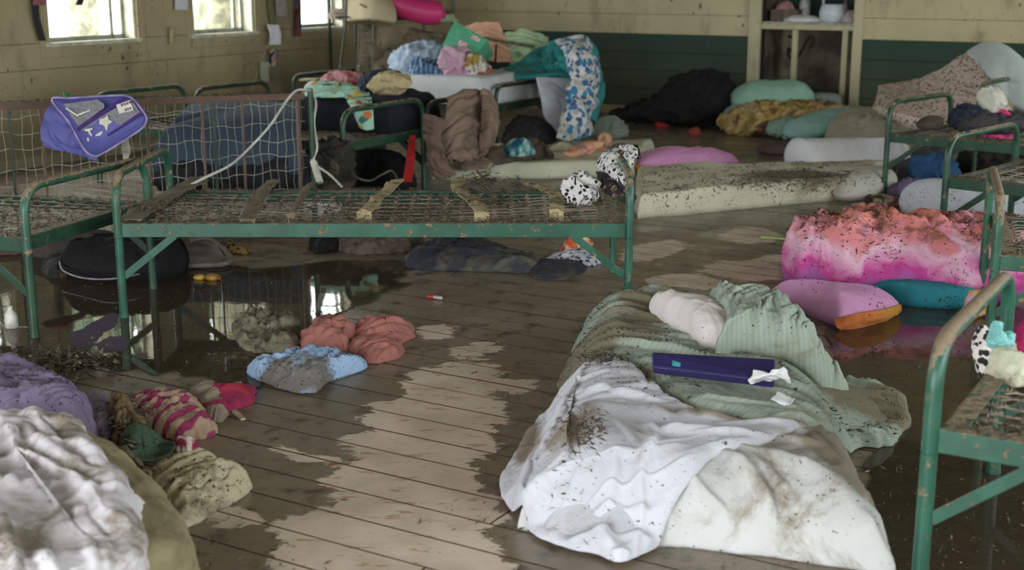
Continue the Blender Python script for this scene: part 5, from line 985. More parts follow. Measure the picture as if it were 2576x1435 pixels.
lump('clothing', [(2245, 420, .1), (2290, 395, .2), (2330, 380, .25), (2400, 380, .28), (2380, 420, .1), (2300, 440, .04), (2250, 450, .03)], .24, (88, 82, 78), 'grey brown clothes behind the blue bag', 'clothing', 116, wr=[(.03, .06, .2, 30)])
lump('bag', [(2420, 395, .15), (2500, 380, .25), (2600, 390, .25), (2610, 440, .08), (2500, 440, .05), (2430, 430, .05)], .28, (30, 24, 22), 'black bundle in the shade under the heaped cot', 'bundle', 117, wr=[(.03, .06, .2, 80)])
lump('towel', [(2240, 478, .03), (2270, 458, .08), (2325, 458, .08), (2340, 478, .03), (2300, 498, .01), (2250, 500, .01)], .09, (116, 98, 134), 'purple towel on the floor beside the white pillow', 'towel', 118)
lump('rag', [(2170, 502, .02), (2210, 492, .04), (2262, 500, .03), (2255, 516, .01), (2200, 520, .01)], .035, (130, 100, 78), 'brown and white litter by the leg of the right-hand cot', 'litter', 119, pat=('cloud', [(.4, (70, 50, 36)), (.52, (190, 170, 150)), (.6, (130, 84, 50))], 12))
o = MB().bar(G(2140, 514, .01), G(2195, 520, .01), .03, .012).build('toothbrush', plain('blue_plastic_handle', (90, 160, 190), .4), smooth=False, bevel=.003); props(o, 'light blue plastic stick on the floor at the corner of the cream mattress', 'stick')
# on the far right-hand cot
def onbed(name, out_, h, col, lab, cat, seed, z=.37, Y=None, D=None, **kw):
    m = kw.get('mat') or cloth(name + '_m', col, kw.get('mud', .2), speck=.2, pat=kw.get('pat'))
    Y = Y or (7.7 if out_[0][1] < 400 else 3.05); xs = [v[0] for v in out_]; D = D or max(.03, min(.16, (max(xs) - min(xs)) / F_PX * Y * .4))
    o = puff(name, out_, Y, D, m, seed=seed, zmin=z - .01, cr=kw.get('cr', (min(.02, (max(xs) - min(xs)) / F_PX * Y * .12), .06)), tilt=.2)
    if lab: props(o, lab, cat)
    return o
onbed('clothing', [(2400, 310), (2440, 278), (2500, 285), (2590, 292), (2600, 320), (2520, 330, .38), (2430, 328, .38)], .16, (58, 56, 58), 'dark grey clothes heaped on the far right-hand cot', 'clothing', 120)
onbed('clothing', [(2392, 312), (2410, 278), (2450, 266), (2480, 280), (2470, 310, .4), (2420, 318, .38)], .18, (30, 38, 62), 'navy garment at the left of the dark heap on the cot', 'clothing', 121)
onbed('shoe', [(2312, 318), (2335, 300), (2365, 296), (2372, 312, .38), (2340, 322, .38)], .09, (70, 60, 50), 'brown muddy shoe near the head bar of the far right-hand cot', 'shoe', 122)
onbed('cloth', [(2465, 265, .58), (2480, 225, .62), (2520, 228, .62), (2530, 262, .58), (2495, 285, .5)], .12, (196, 194, 180), 'white crumpled cloth on top of the dark heap', 'cloth', 123, z=.50)
onbed('cloth', [(2500, 292, .55), (2518, 278, .58), (2550, 290, .55), (2545, 305, .5)], .06, (226, 40, 120), 'hot pink scrap on the dark heap', 'cloth', 124, z=.50)
onbed('cloth', [(2478, 345), (2510, 335), (2556, 336), (2556, 356, .385), (2500, 360, .385)], .07, (224, 64, 130), 'hot pink cloth lying on the near side of the far right-hand cot', 'cloth', 125)
# bed end beyond
A = DP(2460, 290, 8.5); B = DP(2536, 290, 9.0); ex = thing('metal_cot', 'cot end with a curved bar behind the heap of dark clothes', 'bed', Vector((A.x, A.y, 0)), 'green metal camp cots')
A.z = B.z = 0; MB().tube(fillet([A + Z3(.3), A + Z3(.60), B + Z3(.60), B + Z3(.3)], .12, 8), .016, 10).build('end_frame', M_bedgreen_dk, ex)
for Q in (A, B): MB().tube([Q, Q + Z3(.3)], .016, 10).build('leg', M_bedgreen_dk, ex)
MB().bar(A + Z3(.33), B + Z3(.33), .01, .05).build('cross_rail', M_bedgreen_dk, ex, False)
sv9 = Vector((.72, -.69, 0)); sv9 = Vector(((B - A).y, -(B - A).x, 0)).normalized()
for Q in (A, B): MB().bar(Q + Z3(.33), Q + Z3(.33) + sv9 * 1.2, .01, .05).build('side_rail', M_bedgreen_dk, ex, False)
# ================================================================== items on and behind the foreground cot
M_leop = cloth('black_white_spots', (214, 206, 200), .2, pat=('floral', [(24, 22, 26), (30, 26, 26)], 60, .5))
def heapitem(name, pxs, Y0, Y1, m, lab, cat, seed, th=.02, fo=[(.02, .05, .2, 80)]):
    rows = [[DP(a, b, Y0 + (Y1 - Y0) * i / (len(pxs) - 1)) for a, b in r] for i, r in enumerate(pxs)]
    o = sheet(name, rows, m, None, 40, 40, fo, th, seed); props(o, lab, cat); return o
fl = .37
onbed('bag', [(2452, 880, .50), (2478, 828, .6), (2500, 860, .55), (2488, 930, .42), (2468, 965, .38), (2455, 930, .4)], .20, None, 'black and white spotted cloth on the foreground cot', 'clothing', 130, mat=M_leop)
onbed('bag', [(2476, 930, .42), (2486, 890, .5), (2525, 868, .54), (2564, 885, .5), (2574, 930, .44), (2550, 968, .39), (2500, 974, .38)], .20, (206, 204, 176), 'cream stuffed bag on the foreground cot', 'bag', 131, mud=.45, D=.10, cr=(.014, .05))
onbed('ribbon', [(2498, 866), (2504, 852), (2518, 848), (2512, 832), (2526, 828), (2530, 846), (2552, 850), (2552, 868), (2530, 872), (2512, 878)], .08, (130, 204, 204), 'turquoise bow on top of the cream bag', 'ribbon', 132, Y=2.95, D=.02, cr=(.012, .025))
onbed('towel', [(2556, 960, .42), (2560, 880, .55), (2590, 820, .6), (2680, 830, .6), (2680, 980, .42), (2600, 1000, .38)], .22, (196, 20, 100), 'magenta cloth at the right edge of the foreground cot', 'clothing', 133)
lump('toy', [(2430, 788, .03), (2440, 750, .07), (2462, 738, .09), (2480, 755, .06), (2470, 790, .02), (2448, 802, .01)], .085, (214, 170, 196), 'pale pink and yellow toy between the teal pillow and the foreground cot', 'toy', 134, pat=('cloud', [(.42, (218, 176, 204)), (.52, (226, 176, 60)), (.6, (196, 60, 70))], 9))
# ================================================================== far left: dark mattresses, clothes on the cots
M_navy = cloth('navy_mattress_cover', (22, 24, 34), .1, speck=.15, mc=(60, 54, 46)); M_blue = cloth('slate_blue_mattress', (58, 76, 96), .15, speck=.15, mc=(86, 84, 76))
o = sheet('mattress', [[DP(478, 282, 7.5), DP(560, 262, 7.7), DP(650, 262, 7.8), DP(748, 268, 7.7)], [DP(425, 330, 7.1), DP(540, 320, 7.15), DP(650, 315, 7.2), DP(752, 318, 7.2)], [DP(388, 395, 7.0), DP(520, 400, 7.0), DP(640, 405, 7.0), DP(755, 395, 7.0)], [DP(385, 425, 7.0), DP(520, 430, 7.0), DP(640, 432, 7.0), DP(755, 430, 7.0)]], M_blue, None, 80, 60, [(.03, .2, .6, 30)], .09, 140); props(o, 'slate blue mattress slumped behind the rusty spring frame', 'mattress')
z_ = .38
def mat_on(c4, h, m, lab, seed, z, **kw):
    return props(slab('mattress', c4, h, m, z0=z, seed=seed, r=.05, nx=90, ny=60, wr=kw.get('wr', [(.012, .12, .5, 20)]), bow=.03), lab, 'mattress')
def RB(P0, L, W, s0=.02, w0=.02): P0 = Vector(P0); return [P0 + E1 * 0 + OB * s0 - E1 * w0, P0 + OB * (L - s0) - E1 * w0, P0 + OB * (L - s0) - E1 * (W - w0), P0 + OB * s0 - E1 * (W - w0)]
slw = lambda c: [(0, 0, 0)]
def slabw(name, c4, h, m, lab, z, seed, wr, r=.05, bow=.03, nx=100, ny=60):
    o = slab(name, c4, h, m, z0=z, seed=seed, r=r, nx=nx, ny=ny, wr=wr, bow=bow, world=True)
    return props(o, lab, 'mattress')
nb = Vector((-.52, 8.0, 0))
slabw('mattress', [nb + OB * .02 + E1 * .32, nb + OB * .88 + E1 * .50, nb + OB * .98 - E1 * .60, nb + OB * .10 - E1 * .30], .20, M_navy, 'thick navy mattress across the two dark cots by the left wall', .375, 141, [(.02, .2, .5, 20)], r=.09, bow=.06)
wb = Vector((-.115, 9.42, 0))
M_white_m = cloth('white_fluffy_mattress', (206, 208, 210), .12, speck=.35, mc=(140, 132, 112))
slabw('mattress', [wb + OB * .05 + E1 * .10, wb + OB * 1.02 + E1 * .10, wb + OB * 1.02 - E1 * .80, wb + OB * .05 - E1 * .80], .19, M_white_m, 'white mattress on the cot carrying the clothes pile', .375, 142, [(.02, .12, .3, 90)], r=.07)
wsg = [[DP(1350, 196, 9.6), DP(1400, 196, 9.7), DP(1450, 200, 9.8)], [DP(1362, 240, 9.5), DP(1410, 245, 9.6), DP(1460, 245, 9.7)], [DP(1372, 290, 9.5), DP(1420, 300, 9.55), DP(1462, 300, 9.6)], [DP(1400, 330, 9.5), DP(1430, 338, 9.5), DP(1465, 340, 9.55)]]
o = sheet('sheet', wsg, cloth('white_hanging_sheet', (196, 198, 208), .1, speck=.25), None, 50, 50, [(.04, .1, .8, 0)], .02, 143); props(o, 'white sheet sagging off the end of the white mattress', 'sheet')
# hanging flowered blanket, teal blanket
M_bf = cloth('blue_flower_print', (206, 204, 204), .1, speck=.1, pat=('floral', [(50, 110, 170), (40, 130, 176), (176, 168, 160), (190, 180, 170), (60, 90, 120)], 27, .6))
o = sheet('blanket', [[DP(1395, 100, 9.9), DP(1430, 92, 9.9), DP(1465, 88, 9.9), DP(1490, 105, 10.0)], [DP(1425, 150, 9.6), DP(1450, 140, 9.5), DP(1485, 140, 9.6), DP(1505, 150, 9.8)], [DP(1425, 220, 9.45), DP(1450, 220, 9.4), DP(1485, 220, 9.45), DP(1508, 225, 9.7)], [DP(1412, 290, 9.35), DP(1445, 290, 9.3), DP(1475, 290, 9.35), DP(1500, 285, 9.6)], [DP(1400, 347, 9.3), DP(1430, 352, 9.25), DP(1465, 350, 9.3), DP(1490, 335, 9.5)]], M_bf, None, 80, 90, [(.05, .09, 1.2, 0), (.02, .05, .5, 0)], .02, 144); props(o, 'blue and white flowered blanket hanging down to the floor from the far cot', 'blanket')
M_tl = cloth('teal_fleece', (38, 138, 140), .06, speck=.1)
o = sheet('blanket', [[DP(1345, 112, 10.3), DP(1400, 96, 10.3), DP(1470, 95, 10.3), DP(1500, 120, 10.3)], [DP(1300, 160, 10.1), DP(1380, 140, 10.1), DP(1460, 130, 10.2), DP(1514, 180, 10.2)], [DP(1240, 180, 10.0), DP(1340, 178, 9.9), DP(1440, 180, 10.0), DP(1524, 240, 10.1)], [DP(1235, 190, 9.9), DP(1340, 192, 9.75), DP(1445, 196, 9.8), DP(1505, 310, 10.0)]], M_tl, None, 70, 60, [(.05, .12, .5, 30), (.03, .07, .3, 50)], .03, 145); props(o, 'teal blanket behind and below the flowered one', 'blanket')
TZ = .57
def pile(name, out_, h, m, lab, cat, seed, Y=10.15, D=None, zmin=.555, **kw):
    xs = [v[0] for v in out_]; D = D or max(.04, min(.2, (max(xs) - min(xs)) / F_PX * Y * .4))
    o = puff(name, out_, Y, D, m, seed=seed, zmin=zmin, cr=kw.get('cr', (.035, .07)), tilt=.3); props(o, lab, cat); return o
pile('sheet', [(985, 175, .6), (990, 140, .7), (1020, 118, .74), (1070, 112, .76), (1112, 120, .75), (1125, 160, .66), (1118, 186, .58), (1050, 188, .58), (1000, 186, .58)], .24, cloth('pale_blue_cotton', (176, 192, 218), .06, speck=.05), 'crumpled pale blue sheet at the left end of the clothes pile', 'sheet', 150)
pile('pillow', [(1030, 175, .6), (1045, 152, .66), (1080, 156, .66), (1130, 176, .6), (1140, 190, .57), (1080, 190, .57), (1040, 188, .57)], .12, cloth('blue_plaid_cotton', (150, 176, 206), .05, pat=('plaid', (50, 92, 140), .035)), 'blue plaid cloth at the front of the clothes pile', 'clothing', 151, Y=9.92)
pile('clothing', [(1110, 150, .66), (1130, 120, .75), (1165, 125, .74), (1190, 150, .68), (1215, 186, .57), (1160, 190, .57), (1125, 188, .57)], .20, cloth('dusty_pink_cotton', (200, 156, 176), .1, speck=.1), 'dusty pink cloth in the middle of the clothes pile', 'clothing', 152, Y=9.72, D=.06)
pile('clothing', [(1165, 150, .66), (1190, 138, .68), (1225, 165, .62), (1230, 190, .57), (1185, 192, .57)], .10, cloth('yellow_white_print', (190, 160, 90), .1, pat=('cloud', [(.42, (176, 140, 60)), (.5, (214, 214, 220)), (.58, (150, 90, 60))], 9)), 'yellow and white printed cloth below the green box', 'clothing', 153, Y=9.70, D=.06)
pile('clothing', [(1395, 165, .64), (1420, 140, .7), (1448, 150, .68), (1450, 180, .6), (1400, 188, .58), (1300, 192, .57), (1330, 170, .62)], .12, cloth('bright_teal_cotton', (40, 156, 160), .05), 'bright teal towel at the right end of the clothes pile', 'towel', 154)
# green gift box, tipped
gb = thing('box', 'tipped mint green cardboard box with two pink labels on the clothes pile', 'box', DP(1165, 130, 10.1))
TL, TR, BL, BR = DP(1143, 52, 10.0), DP(1228, 100, 9.95), DP(1111, 116, 9.9), DP(1183, 149, 9.85)
nn = (TR - TL).cross(BL - TL).normalized(); nn = -nn if nn.y < 0 else nn
dep = Vector((.075, .22, -.03))
dep = nn * .20 + (TR - TL).normalized() * .06
V = [TL, TR, BR, BL] + [v + dep for v in (TL, TR, BR, BL)]
M_gbox = plain('mint_green_card', (84, 176, 132), .6, .04); MB().add(V, [(0, 1, 2, 3), (7, 6, 5, 4), (0, 4, 5, 1), (1, 5, 6, 2), (2, 6, 7, 3), (3, 7, 4, 0)]).build('carton', M_gbox, gb, False, .004)
M_lab = cloth('pink_white_label', (226, 200, 206), 0, speck=0, fuzz=0, pat=('cloud', [(.45, (232, 216, 220)), (.55, (214, 120, 150))], 40))
for (u0, u1, v0, v1) in ((.40, .66, .52, .72), (.62, .84, .12, .28)):
    q = [TL.lerp(TR, u).lerp(BL.lerp(BR, u), v) - nn * .008 for u, v in ((u0, v0), (u1, v0), (u1, v1), (u0, v1))]; V, Fc = thick(q, -nn, .002); MB().add(V, Fc).build('label', M_lab, gb, False)
def upr(name, rows, m, lab, cat, seed, fo, th=.02, nx=60, ny=50, **kw):
    o = sheet(name, [[DP(*q) for q in r] for r in rows], m, None, nx, ny, fo, th, seed); props(o, lab, cat); return o
upr('dress', [[(1170, 62, 10.5), (1210, 56, 10.5), (1255, 58, 10.5)], [(1195, 100, 10.4), (1235, 95, 10.35), (1275, 100, 10.4)], [(1215, 150, 10.25), (1250, 155, 10.2), (1290, 155, 10.25)]], cloth('peach_ruffled_cotton', (222, 166, 132), .14, speck=.15), 'peach gathered cloth behind the green box', 'clothing', 160, [(.04, .05, .8, 0)])
upr('cloth', [[(1270, 84, 10.9), (1320, 74, 10.9), (1380, 92, 10.9)], [(1280, 120, 10.7), (1330, 112, 10.7), (1375, 125, 10.7)], [(1285, 162, 10.5), (1330, 165, 10.5), (1350, 160, 10.5)]], cloth('pale_mint_sheer', (176, 208, 160), .12, speck=.1), 'pale mint sheer cloth right of the peach one', 'cloth', 161, [(.04, .06, .5, 20)])
o = MB().tube([DP(1215, 95, 10.25), DP(1345, 118, 10.4)], .012, 8).build('rod', plain('dull_brass_rod', (120, 112, 80), .5)); props(o, 'thin rod lying across the peach and mint cloths', 'rod')
sl = thing('rod_strap', 'thin dark strap hanging down over the peach cloth', 'strap', DP(1246, 130, 10.1)); MB().tube([DP(1248, 112, 10.15), DP(1246, 158, 10.05)], .008, 6).build('band', plain('dark_band', (40, 34, 28), .6), sl)
# pillows on the raised cot
PZ = .97
def bunkp(name, pts, rr, m, lab, cat):
    P_ = crom([DP(*q) for q in pts], 26); R_ = np.interp(np.linspace(0, 1, 26), np.linspace(0, 1, len(rr)), rr)
    o = MB().tube([tuple(q) for q in P_], list(R_), 22).build(name, m); 
    mo = o.modifiers.new('smooth', 'SUBSURF'); mo.levels = mo.render_levels = 1; props(o, lab, cat); return o
bunkp('pillow', [(935, -25, 11.0), (960, -8, 11.0), (1000, 10, 11.0), (1045, 25, 11.0), (1085, 32, 11.0), (1112, 30, 11.0), (1120, 28, 11)], [.03, .09, .10, .10, .105, .09, .02], cloth('hot_pink_satin', (214, 40, 110), .03, speck=.03, rough=.45), 'hot pink satin pillow on the raised cot in the far corner', 'pillow')
upr('cushion', [[(885, 55, 10.85), (885, 10, 10.9), (905, -20, 11.0)], [(935, 50, 10.7), (940, 10, 10.75), (945, -30, 10.9)], [(990, 58, 10.8), (985, 30, 10.85), (960, -15, 11.0)]], cloth('beige_cushion_cloth', (186, 168, 134), .2, speck=.1), 'round beige cushion propped left of the hot pink pillow', 'cushion', 162, [(.01, .1, .2, 0)], .10)
pile('cloth', [(1095, 66, .93), (1115, 45, .98), (1138, 42, .98), (1146, 55, .95), (1120, 70, .93)], .10, cloth('sage_cloth_corner', (140, 156, 116), .15), 'sage green cloth under the hot pink pillow', 'cloth', 163, Y=11.0, zmin=.9)
# clutter and muddy mattress hanging under the raised cot
upr('mattress', [[(905, 62, 10.9), (960, 66, 10.9), (1030, 72, 11.0), (1125, 85, 11.2)], [(905, 120, 10.85), (960, 125, 10.85), (1030, 130, 10.95), (1120, 140, 11.1)], [(900, 180, 10.8), (960, 185, 10.8), (1020, 190, 10.9), (1110, 190, 11.1)]], cloth('mud_soaked_pad', (126, 112, 88), .45, ms=4, mc=(62, 50, 36), speck=.3), 'mud-soaked pad hanging below the raised cot', 'mattress', 164, [(.06, .12, .4, 10), (.03, .06, .2, 70)], .05)
fan = thing('ladder_rack', 'slatted pale metal rack hanging below the raised cot', 'rack', DP(920, 120, 10.6))
for k in range(7): MB().bar(DP(908, 96 + k * 12, 10.55), DP(932, 98 + k * 12, 10.55), .01, .012).build('slat', plain('rack_tan_%d' % k, (110, 92, 62), .6), fan, False)
MB().bar(DP(903, 60, 10.6), DP(898, 180, 10.5), .01, .02, up=(0, 1, 0)).bar(DP(938, 62, 10.6), DP(936, 180, 10.5), .01, .014, up=(0, 1, 0)).build('side_rail', plain('rack_grey', (126, 120, 100), .5), fan, False)
# navy mattress clothes
NZ = .60
def nav(name, out_, h, m, lab, cat, seed, z0=.575, Y=8.25, **kw): return pile(name, out_, h, m, lab, cat, seed, Y=Y, zmin=z0, cr=(.02, .07))
M_mf = cloth('mint_flower_print', (160, 210, 184), .12, speck=.15, pat=('floral', [(226, 120, 50), (226, 180, 60), (210, 214, 206), (60, 120, 110), (206, 70, 50)], 15, .36))
nav('shirt', [(770, 245), (775, 222), (815, 210), (880, 215), (905, 235), (930, 245), (920, 262), (850, 268), (790, 262)], .10, M_mf, 'mint shirt with orange flowers lying on the navy mattress', 'clothing', 170, Y=8.0)
upr('shirt', [[(865, 236, 7.9), (900, 240, 7.85), (935, 242, 7.9)], [(885, 275, 7.6), (910, 278, 7.55), (938, 276, 7.6)], [(905, 322, 7.5), (922, 328, 7.48), (941, 324, 7.5)]], M_mf, 'mint flowered sleeve hanging down over the cot end', 'clothing', 171, [(.02, .05, .3, 0)], .012)
nav('shirt', [(800, 212), (830, 188), (880, 184), (910, 195), (915, 212), (850, 216), (815, 222)], .14, cloth('rose_pink_cotton', (208, 130, 138), .08, speck=.1, pat=('cloud', [(.5, (210, 140, 146)), (.62, (190, 40, 50))], 5)), 'rose pink and red cloth at the back of the navy mattress', 'clothing', 172, Y=8.5)
nav('jeans', [(905, 205), (930, 186), (985, 180), (1010, 190), (1000, 215), (940, 232), (912, 230)], .14, cloth('dark_blue_denim', (42, 52, 74), .06), 'dark blue denim under the khaki cap', 'clothing', 173)
cp = thing('khaki_cap', 'khaki fan-shaped cap on the dark blue denim', 'cap', DP(975, 210, 8.3))
puff('crown', [(930, 222), (948, 196), (985, 182), (1020, 192), (1036, 206), (1010, 228), (975, 238)], 8.0, .10, cloth('khaki_canvas', (186, 166, 120), .08, speck=.05), cp, 174, (.02, .08), .575)
nav('cloth', [(770, 222), (790, 208), (812, 214), (800, 228)], .05, cloth('white_tissue', (214, 216, 210), .1), 'white tissue at the left end of the flowered shirt', 'cloth', 175)
o = MB().box(DP(752, 204, 8.6), Vector((.11, 0, .0)), Vector((.02, .1, 0)), Z3(.012)).build('card', plain('pale_yellow_card', (196, 186, 130), .6), smooth=False, bevel=.002); props(o, 'pale yellow card at the left of the rose pink cloth', 'card')
# coat hung over the cot end
M_coat = cloth('mud_brown_coat', (138, 112, 94), .4, ms=3, mc=(98, 78, 60), speck=.2)
ct = thing('coat', 'mud-brown coat hung over the end of a dark cot', 'clothing', DP(1180, 400, 8.3))
sheet('back', [[DP(1130, 240, 7.95), DP(1165, 224, 8.05), DP(1205, 222, 8.25), DP(1232, 236, 8.4)], [DP(1118, 300, 7.8), DP(1160, 290, 7.85), DP(1210, 290, 8.05), DP(1252, 285, 8.35)], [DP(1098, 350, 7.75), DP(1150, 350, 7.75), DP(1205, 350, 7.95), DP(1250, 345, 8.3)], [DP(1100, 400, 7.72), DP(1150, 402, 7.72), DP(1195, 400, 7.9), DP(1225, 385, 8.2)]], M_coat, ct, 80, 70, [(.035, .07, 1.0, 0), (.02, .04, .4, 0)], .02, 176, .01)
sheet('sleeve', [[DP(1212, 224, 8.2), DP(1232, 235, 8.25), DP(1248, 262, 8.3)], [DP(1212, 290, 8.0), DP(1235, 300, 7.98), DP(1255, 310, 8.1)], [DP(1208, 380, 7.95), DP(1226, 375, 7.93), DP(1240, 350, 8.05)]], M_coat, ct, 40, 60, [(.03, .05, .3, 20)], .03, 177, .01)
upr('blanket', [[(1062, 285, 7.75), (1090, 290, 7.7), (1120, 300, 7.7)], [(1058, 340, 7.7), (1085, 350, 7.62), (1110, 350, 7.62)], [(1065, 400, 7.68), (1085, 420, 7.58), (1130, 415, 7.6)], [(1085, 440, 7.66), (1100, 452, 7.58), (1150, 440, 7.6)]], cloth('brown_lace_cloth', (116, 92, 80), .4, ms=6, speck=.4), 'brown patterned cloth trailing left of the coat', 'blanket', 178, [(.04, .05, .3, 10), (.02, .03, .1, 60)], .015)
o = soft('cloth', [(1140, 408, .12), (1180, 398, .14), (1240, 402, .13), (1230, 420, .11), (1160, 425, .11)], .05, M_coat, z0=.10, p=2.2, seed=179, wr=[(.02, .04, .1, 40)]); props(o, 'hem of muddy brown cloth spread on the pale mattress', 'cloth')
# red strip, helmet and clutter under the navy mattress
o = sheet('red_strip', [[DP(1032, 340, 7.75), DP(1047, 340, 7.78)], [DP(1022, 400, 7.6), DP(1044, 400, 7.62)], [DP(1012, 458, 7.5), DP(1036, 458, 7.52)]], cloth('red_satin', (176, 16, 20), .06, speck=.05), None, 10, 20, [(.02, .03, .3, 0)], .006, 4); props(o, 'red cloth strip hanging from the cot end', 'cloth')
lump('helmet', [(872, 400, .1), (885, 350, .26), (920, 335, .32), (955, 350, .28), (960, 395, .12), (930, 425, .02), (890, 428, .01)], .32, (62, 60, 50), 'dark olive rounded bag under the cot behind the end bar', 'bag', 180, mud=.4)
o = soft('suitcase', [(860, 440, .04), (900, 400, .15), (1000, 380, .24), (1040, 395, .24), (1040, 440, .05), (960, 462, .01), (880, 466, .01)], .22, M_blk, p=3, seed=181, wr=[(.03, .08, .3, 20)]); props(o, 'black bag on the floor under the navy mattress', 'bag')
o = soft('bundle', [(1262, 330, .2), (1300, 300, .3), (1350, 290, .32), (1395, 310, .25), (1400, 345, .1), (1340, 360, .04), (1275, 356, .05)], .26, cloth('black_clutter', (34, 32, 36), .2, ms=6), p=2.4, seed=182, wr=[(.05, .06, .2, 40)]); props(o, 'dark clutter under the cot with the white mattress', 'bundle')
def cable(pts, r, m, lab, name='cable'):
    o = MB().tube([tuple(q) for q in crom([DP(*q) for q in pts], 80)], r, 8).build(name, m); props(o, lab, 'cable'); return o
M_cord = plain('off_white_cord', (206, 204, 192), .5, .05)
cable([(480, 465, 5.75), (520, 445, 5.8), (580, 415, 5.9), (630, 370, 6.1), (680, 315, 6.2), (715, 262, 6.35), (742, 230, 6.45), (765, 226, 6.5), (785, 232, 6.6), (795, 262, 6.65), (790, 310, 6.65), (798, 370, 6.6), (790, 408, 6.55), (830, 440, 6.4), (860, 470, 6.3)], .006, M_cord, 'long white cord looped over the corner of the rusty spring frame')
cable([(880, 420, 7.2), (895, 445, 7.1), (930, 455, 7.1), (960, 440, 7.1), (985, 430, 7.15), (1000, 450, 7.1)], .005, plain('grey_cord_two', (110, 104, 90), .6), 'thin grey cord tangled under the navy mattress')
pg = thing('power_strip', 'white plug block dangling on the cord right of the green post', 'plug', DP(798, 430, 6.55)); MB().bar(DP(788, 405, 6.55), DP(805, 460, 6.5), .03, .045, up=(0, 1, 0)).build('body', M_cord, pg, False, .006)
MB().tube([DP(786, 400, 6.55), DP(790, 412, 6.55)], .012, 8).build('collar', M_cord, pg)
# purple organiser on the frame
og = thing('bag', 'purple zipped bag hung over the top of the rusty spring frame', 'bag', DP(235, 300, 5.95))
M_org = cloth('violet_blue_nylon', (92, 92, 176), .06, speck=.1, rough=.6); M_gry = cloth('grey_clear_pocket', (96, 92, 108), .15, rough=.35); M_dpur = cloth('deep_purple_trim', (66, 40, 122), .05); M_lil = plain('lilac_piping', (170, 150, 206), .6)
sheet('back_panel', [[DP(150, 245, 5.98), DP(190, 242, 5.98), DP(240, 242, 6.0)], [DP(108, 290, 5.92), DP(170, 300, 5.9), DP(235, 300, 5.9)], [DP(102, 345, 5.9), DP(165, 350, 5.88), DP(235, 360, 5.88)], [DP(115, 372, 5.9), DP(180, 388, 5.88), DP(245, 407, 5.88)]], M_org, og, 60, 50, [(.03, .05, .4, 10), (.012, .03, .1, 70)], .012, 182)
fp = [DP(150, 255, 5.84), DP(285, 238, 5.88), DP(325, 240, 5.86), DP(372, 297, 5.84), DP(362, 325, 5.83), DP(248, 392, 5.82), DP(222, 380, 5.82)]
c0_, c1_, c2_, c3_ = DP(148, 262, 5.85), DP(325, 240, 5.87), DP(372, 312, 5.83), DP(238, 393, 5.80)
nf = Vector((0, -1, 0)); FV = Vector
def og_pt(u, v, off=0.0): return c0_.lerp(c1_, u).lerp(c3_.lerp(c2_, u), v) + nf * off
P_out = [DP(133, 250, 5.87), DP(180, 246, 5.9), DP(285, 240, 5.9), DP(322, 241, 5.88), DP(345, 258, 5.86), DP(368, 290, 5.85), DP(370, 305, 5.85), DP(355, 325, 5.84), DP(300, 362, 5.83), DP(255, 388, 5.82), DP(240, 392, 5.82), DP(222, 383, 5.82), DP(205, 360, 5.83), DP(175, 305, 5.85)]
loop = crom([tuple(p) for p in P_out], 120, True); cen_ = loop.mean(0)
V = [tuple(p + np.array([0, -.012, 0])) for p in loop] + [tuple(p + np.array([0, .012, 0])) for p in loop] + [tuple(cen_ + np.array([0, -.03, 0])), tuple(cen_ + np.array([0, .012, 0]))]
Fc = [(i, (i + 1) % 120, 240) for i in range(120)] + [((i + 1) % 120 + 120, i + 120, 241) for i in range(120)] + [(i, i + 120, (i + 1) % 120 + 120, (i + 1) % 120) for i in range(120)]
mk('front_panel', V, Fc, M_org, og)
MB().tube([tuple(p + np.array([0, -.014, 0])) for p in loop] + [tuple(loop[0] + np.array([0, -.014, 0]))], .005, 6).build('piping', M_lil, og)
def patch(name, pxs, m, off, th=.006):
    q = [DP(a, b, 5.84 - off) for a, b in pxs]; n_ = Vector((0, -1, .1)).normalized(); k = len(q); V = [tuple(p) for p in q] + [tuple(p - n_ * th) for p in q]
    Fc = [tuple(range(k)), tuple(range(k, 2 * k))[::-1]] + [(i, i + k, (i + 1) % k + k, (i + 1) % k) for i in range(k)]
    return MB().add(V, Fc).build(name, m, og, False)
patch('pocket', [(160, 262), (245, 250), (262, 262), (262, 272), (198, 318), (180, 295)], M_gry, .012); patch('pocket', [(200, 322), (330, 250), (352, 282), (225, 368)], M_gry, .014)
patch('zip', [(192, 322), (262, 276), (310, 244), (318, 248), (268, 283), (196, 330)], M_dpur, .022); patch('zip', [(220, 370), (355, 284), (358, 289), (224, 376)], M_dpur, .022)
M_wprint = plain('cream_print', (214, 210, 196), .5, .04); M_mprint = plain('maroon_print', (120, 60, 110), .5)
# the pale prints behind the clear pocket
patch('print', [(292, 264), (326, 252), (336, 278), (300, 286)], M_wprint, .024)
for i in range(4): patch('print', [(303 + i * 7, 262 - i * 2.4), (307 + i * 7, 260.6 - i * 2.4), (309 + i * 7, 267 - i * 2.4), (305 + i * 7, 268.5 - i * 2.4)], M_mprint, .028)
for i in range(3): patch('print', [(313 + i * 6, 274 - i * 2), (316 + i * 6, 273 - i * 2), (318 + i * 6, 279 - i * 2), (315 + i * 6, 280 - i * 2)], M_mprint, .028)
patch('print', [(250, 300), (262, 298), (270, 290), (274, 302), (284, 306), (272, 314), (268, 330), (262, 316), (250, 312)], M_wprint, .024)
patch('print', [(212, 326), (232, 322), (233, 326), (225, 329), (232, 340), (228, 343), (220, 330), (214, 331)], M_wprint, .024)
patch('print', [(240, 340), (256, 330), (258, 334), (248, 345), (244, 352)], M_wprint, .024); patch('print', [(166, 270), (194, 288), (226, 276), (228, 279), (194, 293), (165, 274)], M_wprint, .024)
patch('print', [(218, 348), (222, 346), (226, 358), (222, 360)], M_wprint, .024)
